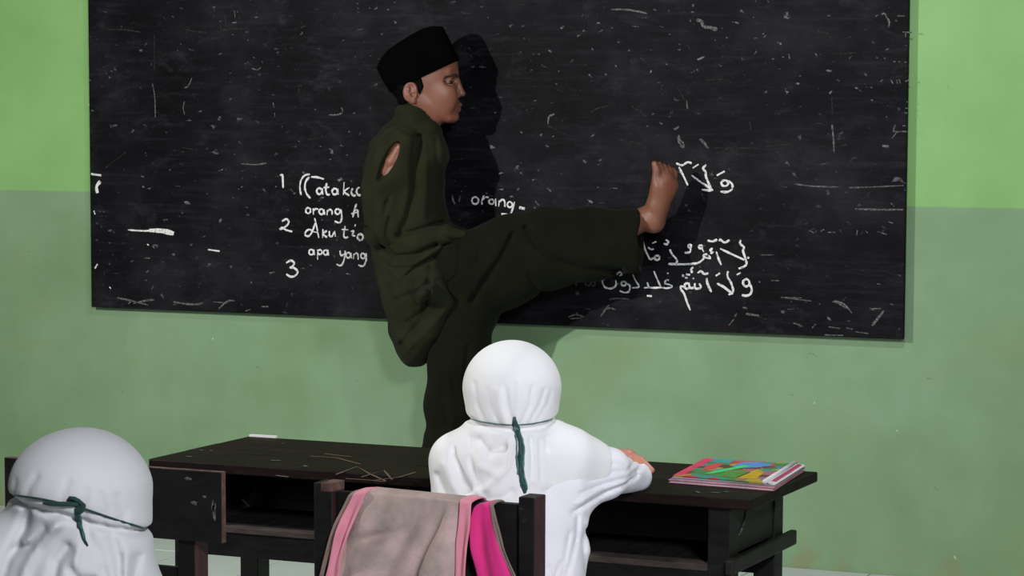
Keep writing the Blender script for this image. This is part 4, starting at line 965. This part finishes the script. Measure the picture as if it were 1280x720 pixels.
K.chain([gp(705, 610), gp(755, 604, .05), EL+np.array([-.012, 0, -.002])], [gx_(40), gx_(24), gx_(15)], .02)
K.chain([gp(700, 650), gp(722, 625, .03)], [gx_(28), gx_(22)], .02)
K.chain([EL, (3.10, -2.93, .714)], [gx_(16), .019], .012)
K.chain([gp(575, 585), LE, WR*.8+LE*.2], [.036, .026, .018], .012)
K.chain([gp(714, 655, .01), gp(722, 690, .01), gp(718, 720, .01)], [gx_(14), gx_(15), gx_(14)], .004)
KF = [([(810, 588), (770, 590), (735, 596)], .004, .004), ([(806, 596), (770, 603), (725, 612)], .006, .004), ([(800, 604), (760, 616), (715, 636)], .006, .004), ([(790, 600), (750, 610), (720, 624)], -.004, .004), ([(722, 640), (720, 670), (708, 712)], .005, .004),
      ([(700, 720), (706, 690), (712, 660)], .004, .004), ([(690, 720), (700, 695)], .005, .003), ([(734, 650), (736, 670), (735, 690)], -.003, .004), ([(742, 582), (748, 586)], .004, .004), ([(684, 700), (690, 720)], .004, .004), ([(750, 574), (780, 584)], .003, .004)]
folds(K, KF, G1, gp(640, 500), T1, lambda X, Y, Z: (((X-gp(640, 500)[0])*G2[0]+(Y-gp(640, 500)[1])*G2[1]) < .19).astype(np.float32))
K.mesh('shirt', M['shirt'], girl)['label'] = 'loose white long-sleeved shirt'
# skirt, lower legs and shoes under the desk
LL = SDF(axis(2.76, 3.28, .008), axis(-3.44, -2.88, .008), axis(-.01, .56, .008))
LL.chain([(3.02, -3.30, .475), (3.02, -3.24, .475)], [.075, .078], .03, (1, 0, 0), 1.5)
for sx in (-1, 1):
    LL.chain([(3.02+sx*.06, -3.26, .465), (3.02+sx*.065, -3.10, .440), (3.02+sx*.062, -3.06, .20)], [.064, .050, .052], .03)
halfspace(LL, (0, 0, .16), (0, 0, -1), (2.7, -3.5, -.05), (3.3, -2.8, .3)); halfspace(LL, (0, 0, .405), (0, 0, -1), (2.7, -3.5, .3), (3.3, -3.125, .5))
LL.mesh('skirt', M['skirt'], girl)
for sx in (-1, 1):
    LL = SDF(axis(2.86, 3.18, .006), axis(-3.14, -2.84, .006), axis(-.01, .24, .006)); xx = 3.02+sx*.062
    LL.cone((xx, -3.04, .21), (xx, -3.045, .05), .030, .024, .01); LL.chain([(xx, -3.055, .03), (xx, -2.98, .028), (xx, -2.91, .022)], [.030, .029, .024], .01)
    halfspace(LL, (0, 0, .0005), (0, 0, -1), (2.8, -3.2, -.05), (3.2, -2.8, .1)); LL.mesh('shoe', M['cap'], girl)
def ribbon(S_, name, pts, rad, mat, parent, off=.003, flat=(1, .45), label=None):
    P_ = []
    for (x, y) in pts:
        q = hit(S_, x, y, off)
        if q is not None: P_.append(q)
    b = MB(); n = len(P_); b.tube(P_, [rad*(0.7 if i in (0, n-1) else 1) for i in range(n)], 8, flat=flat)
    o = b.build(name, mat, parent, smooth=True)
    if label: o['label'] = label
    return o
def interp(pl, n):
    d = [0]
    for a, b_1 in zip(pl, pl[1:]): d.append(d[-1]+math.dist(a, b_1))
    xs = np.linspace(0, d[-1], n); return list(zip(np.interp(xs, d, [p_[0] for p_ in pl]), np.interp(xs, d, [p_[1] for p_ in pl])))
ribbon(H, 'tie_band', interp([(588, 523.5), (600, 527), (620, 530), (642, 531.5), (664, 530), (684, 526), (695, 521.5)], 26), .0022, M['ribbon'], scarf, .001)
ribbon(H, 'tie_tail', interp([(644, 532), (650, 545), (651, 560), (649, 580), (652, 600), (656, 616)], 18),   .0085, M['ribbon'], scarf, .003, label='long hanging green tie')
ribbon(H, 'tie_tail', interp([(645, 534), (653, 548), (655, 562), (654, 590), (659, 612)], 16), .0034, M['ribbon_pale'], scarf, .006)
ribbon(H, 'tie_tail', interp([(643, 534), (646, 552), (646, 572), (648, 592)], 12), .0026, M['ribbon_pale'], scarf, .005)
ribbon(H, 'tie_knot', interp([(643, 521), (644, 529), (648, 537)], 5), .0056, M['ribbon'], scarf, .004)

# ------------------------------------------------------------------ child in the row behind (lower left)
T2 = 3.47
def kp(x, y, s=0.0): return att(x, y, T2)+G2*s
kx = lambda n: n/(F_PX/T2)
kid = empty('person', (2.87, -4.42, .40)); tag(kid, 'child in white headscarf with dark green knotted band, nearest to viewer at lower left', 'person')
Hk = SDF(axis(2.60, 3.12, .0035), axis(-4.66, -4.20, .0035), axis(.52, .96, .0035))
axk = [np.array(G1)*math.cos(.17)-ez*math.sin(.17), G2, ez*math.cos(.17)+np.array(G1)*math.sin(.17)]
Hk.ell(kp(103, 612), (kx(85.5), .096, kx(71)), axk, .01)
Hk.ell(kp(84, 608), (kx(69), .088, kx(60)), GX, .02)
Hk.chain([kp(108, 615), kp(112, 640)], [kx(77), kx(69)], .02, G2, 1.1)
Hk.chain([kp(111, 645), kp(111, 690)], [kx(68), kx(70)], .02, G2, 1.0)
Hk.chain([kp(111, 690), kp(105, 740), kp(100, 830)], [kx(70), kx(82), kx(110)], .04, G2, .9)
Hk.chain([kp(75, 665), kp(10, 700), kp(-40, 790)], [kx(42), kx(46), kx(60)], .04, G2, 1.0)
Hk.chain([kp(120, 740), kp(190, 800)], [kx(50), kx(60)], .04, G2, 1.0)
folds(Hk, [([(10, 617), (50, 623), (95, 632), (140, 648), (190, 663)], .010, .005)], G1, kp(100, 620), T2)
frk = lambda X, Y, Z: (((X-kp(100, 600)[0])*G2[0]+(Y-kp(100, 600)[1])*G2[1]) < .03).astype(np.float32)
folds(Hk, [([(120, 640), (118, 622), (122, 600)], .003, .005), ([(140, 645), (142, 625), (138, 605)], .003, .005), ([(160, 650), (164, 632), (158, 610)], .003, .005), ([(45, 618), (50, 600), (60, 585)], .0025, .005), ([(25, 612), (30, 595)], .0025, .005), ([(88, 628), (94, 608), (100, 590)], .0025, .005),
    ([(90, 640), (70, 652), (40, 668)], -.007, .007), ([(45, 632), (36, 660), (20, 690), (10, 720)], .010, .008), ([(86, 645), (60, 670), (44, 700), (38, 720)], -.008, .008), ([(70, 650), (50, 672), (28, 680)], .007, .006),
    ([(96, 672), (84, 690), (78, 720)], .011, .008), ([(104, 700), (110, 712), (130, 712)], .012, .007), ([(122, 650), (136, 680), (146, 720)], .006, .006), ([(128, 660), (138, 690)], -.004, .006), ([(150, 660), (158, 690), (160, 720)], .006, .006), ([(168, 680), (166, 720)], -.005, .006), ([(178, 690), (174, 720)], .006, .006), ([(112, 672), (106, 700)], -.007, .006)],
    G1, kp(100, 620), T2, frk)
sk = Hk.mesh('headscarf', M['hijab_shaded'], kid); sk['label'] = 'white headscarf gathered by a dark band'
Bk = SDF(axis(2.60, 3.20, .008), axis(-4.72, -4.05, .008), axis(-.01, .94, .008))
Bk.ell(kp(108, 622, .02), (.066, .074, .075), GX, .02)
kc = kp(105, 700)
Bk.chain([kc+(0, 0, .03), (2.87, -4.42, .68), (2.87, -4.42, .50)], [.035, .062, .070], .03, G1, 1.35)
for sx in (-1, 1):
    Bk.chain([(2.87+sx*.10, -4.42, .69), (2.87+sx*.14, -4.38, .54), (2.87+sx*.06, -4.22, .50)], [.028, .022, .016], .02)
    Bk.chain([(2.87+sx*.055, -4.42, .465), (2.87+sx*.06, -4.21, .455), (2.87+sx*.06, -4.19, .06), (2.87+sx*.06, -4.12, .028)], [.062, .046, .030, .024], .02)
    for f_ in range(4):
        bx_ = 2.87+sx*(.045+.008*f_); Bk.cone((bx_, -4.21, .502), (bx_, -4.165, .500), .0075, .0065, .003)
    Bk.cone((2.87+sx*.04, -4.22, .505), (2.87+sx*.03, -4.19, .505), .008, .007, .003)
halfspace(Bk, (0, 0, .0005), (0, 0, -1), (2.6, -4.8, -.05), (3.2, -4, .05)); halfspace(Bk, (0, 0, .4035), (0, 0, -1), (2.5, -4.8, .3), (3.3, -4.26, .48))
Bk.mesh('body', M['skin_child'], kid)
Ck = SDF(axis(2.58, 3.20, .007), axis(-4.72, -4.05, .007), axis(.05, .80, .007))
Ck.chain([(2.87, -4.42, .70), (2.87, -4.42, .50)], [.075, .084], .03, G1, 1.4)
for sx in (-1, 1): Ck.chain([(2.87+sx*.11, -4.42, .70), (2.87+sx*.145, -4.38, .54), (2.87+sx*.085, -4.26, .505)], [.040, .033, .027], .02)
Ck.mesh('shirt', M['hijab_shaded'], kid)
Ck = SDF(axis(2.66, 3.10, .008), axis(-4.60, -4.08, .008), axis(.05, .60, .008))
Ck.chain([(2.87, -4.45, .475), (2.87, -4.40, .475)], [.078, .078], .03, (1, 0, 0), 1.5)
for sx in (-1, 1): Ck.chain([(2.87+sx*.06, -4.42, .470), (2.87+sx*.062, -4.22, .450), (2.87+sx*.062, -4.19, .20)], [.068, .060, .058], .03)
halfspace(Ck, (0, 0, .15), (0, 0, -1), (2.6, -4.7, 0), (3.2, -4, .3)); halfspace(Ck, (0, 0, .4045), (0, 0, -1), (2.6, -4.7, .3), (3.2, -4.285, .48))
Ck.mesh('skirt', M['skirt'], kid)
M['band'] = cloth_material('very_dark_green_band', (0.012, 0.045, 0.036), 0.7, 0.3)
ribbon(Hk, 'tie_band', interp([(19, 619), (50, 623.5), (95, 632.5), (140, 648), (182, 661)], 30), .0034, M['band'], sk, .001)
ribbon(Hk, 'tie_knot', interp([(56, 629), (70, 630), (84, 630), (98, 630)], 7), .0072, M['band'], sk, .004)
ribbon(Hk, 'tie_knot', interp([(86, 622), (96, 624), (104, 632), (98, 642)], 6), .0066, M['band'], sk, .005)
ribbon(Hk, 'tie_tail', interp([(95, 636), (98, 655), (104, 672), (109, 682)], 12), .0040, M['band'], sk, .003)
ribbon(Hk, 'tie_tail', interp([(97, 636), (101, 655), (106, 674)], 8), .0034, M['ribbon'], sk, .0035)
# low bench the child sits on (its top stays under the picture's edge)
bn = empty('bench', (2.87, -4.42, 0)); tag(bn, 'low dark wooden bench under the nearest child', 'bench')
mb = MB(); mb.box(2.62, 3.12, -4.54, -4.29, .378, .402); mb.build('seat', M['chair'], bn, bevel=.003)
for x, y in ((2.65, -4.52), (3.05, -4.52), (2.65, -4.35), (3.05, -4.35)):
    mb = MB(); mb.box(x, x+.04, y, y+.04, 0, .3775); mb.build('leg', M['chair'], bn, bevel=.002)
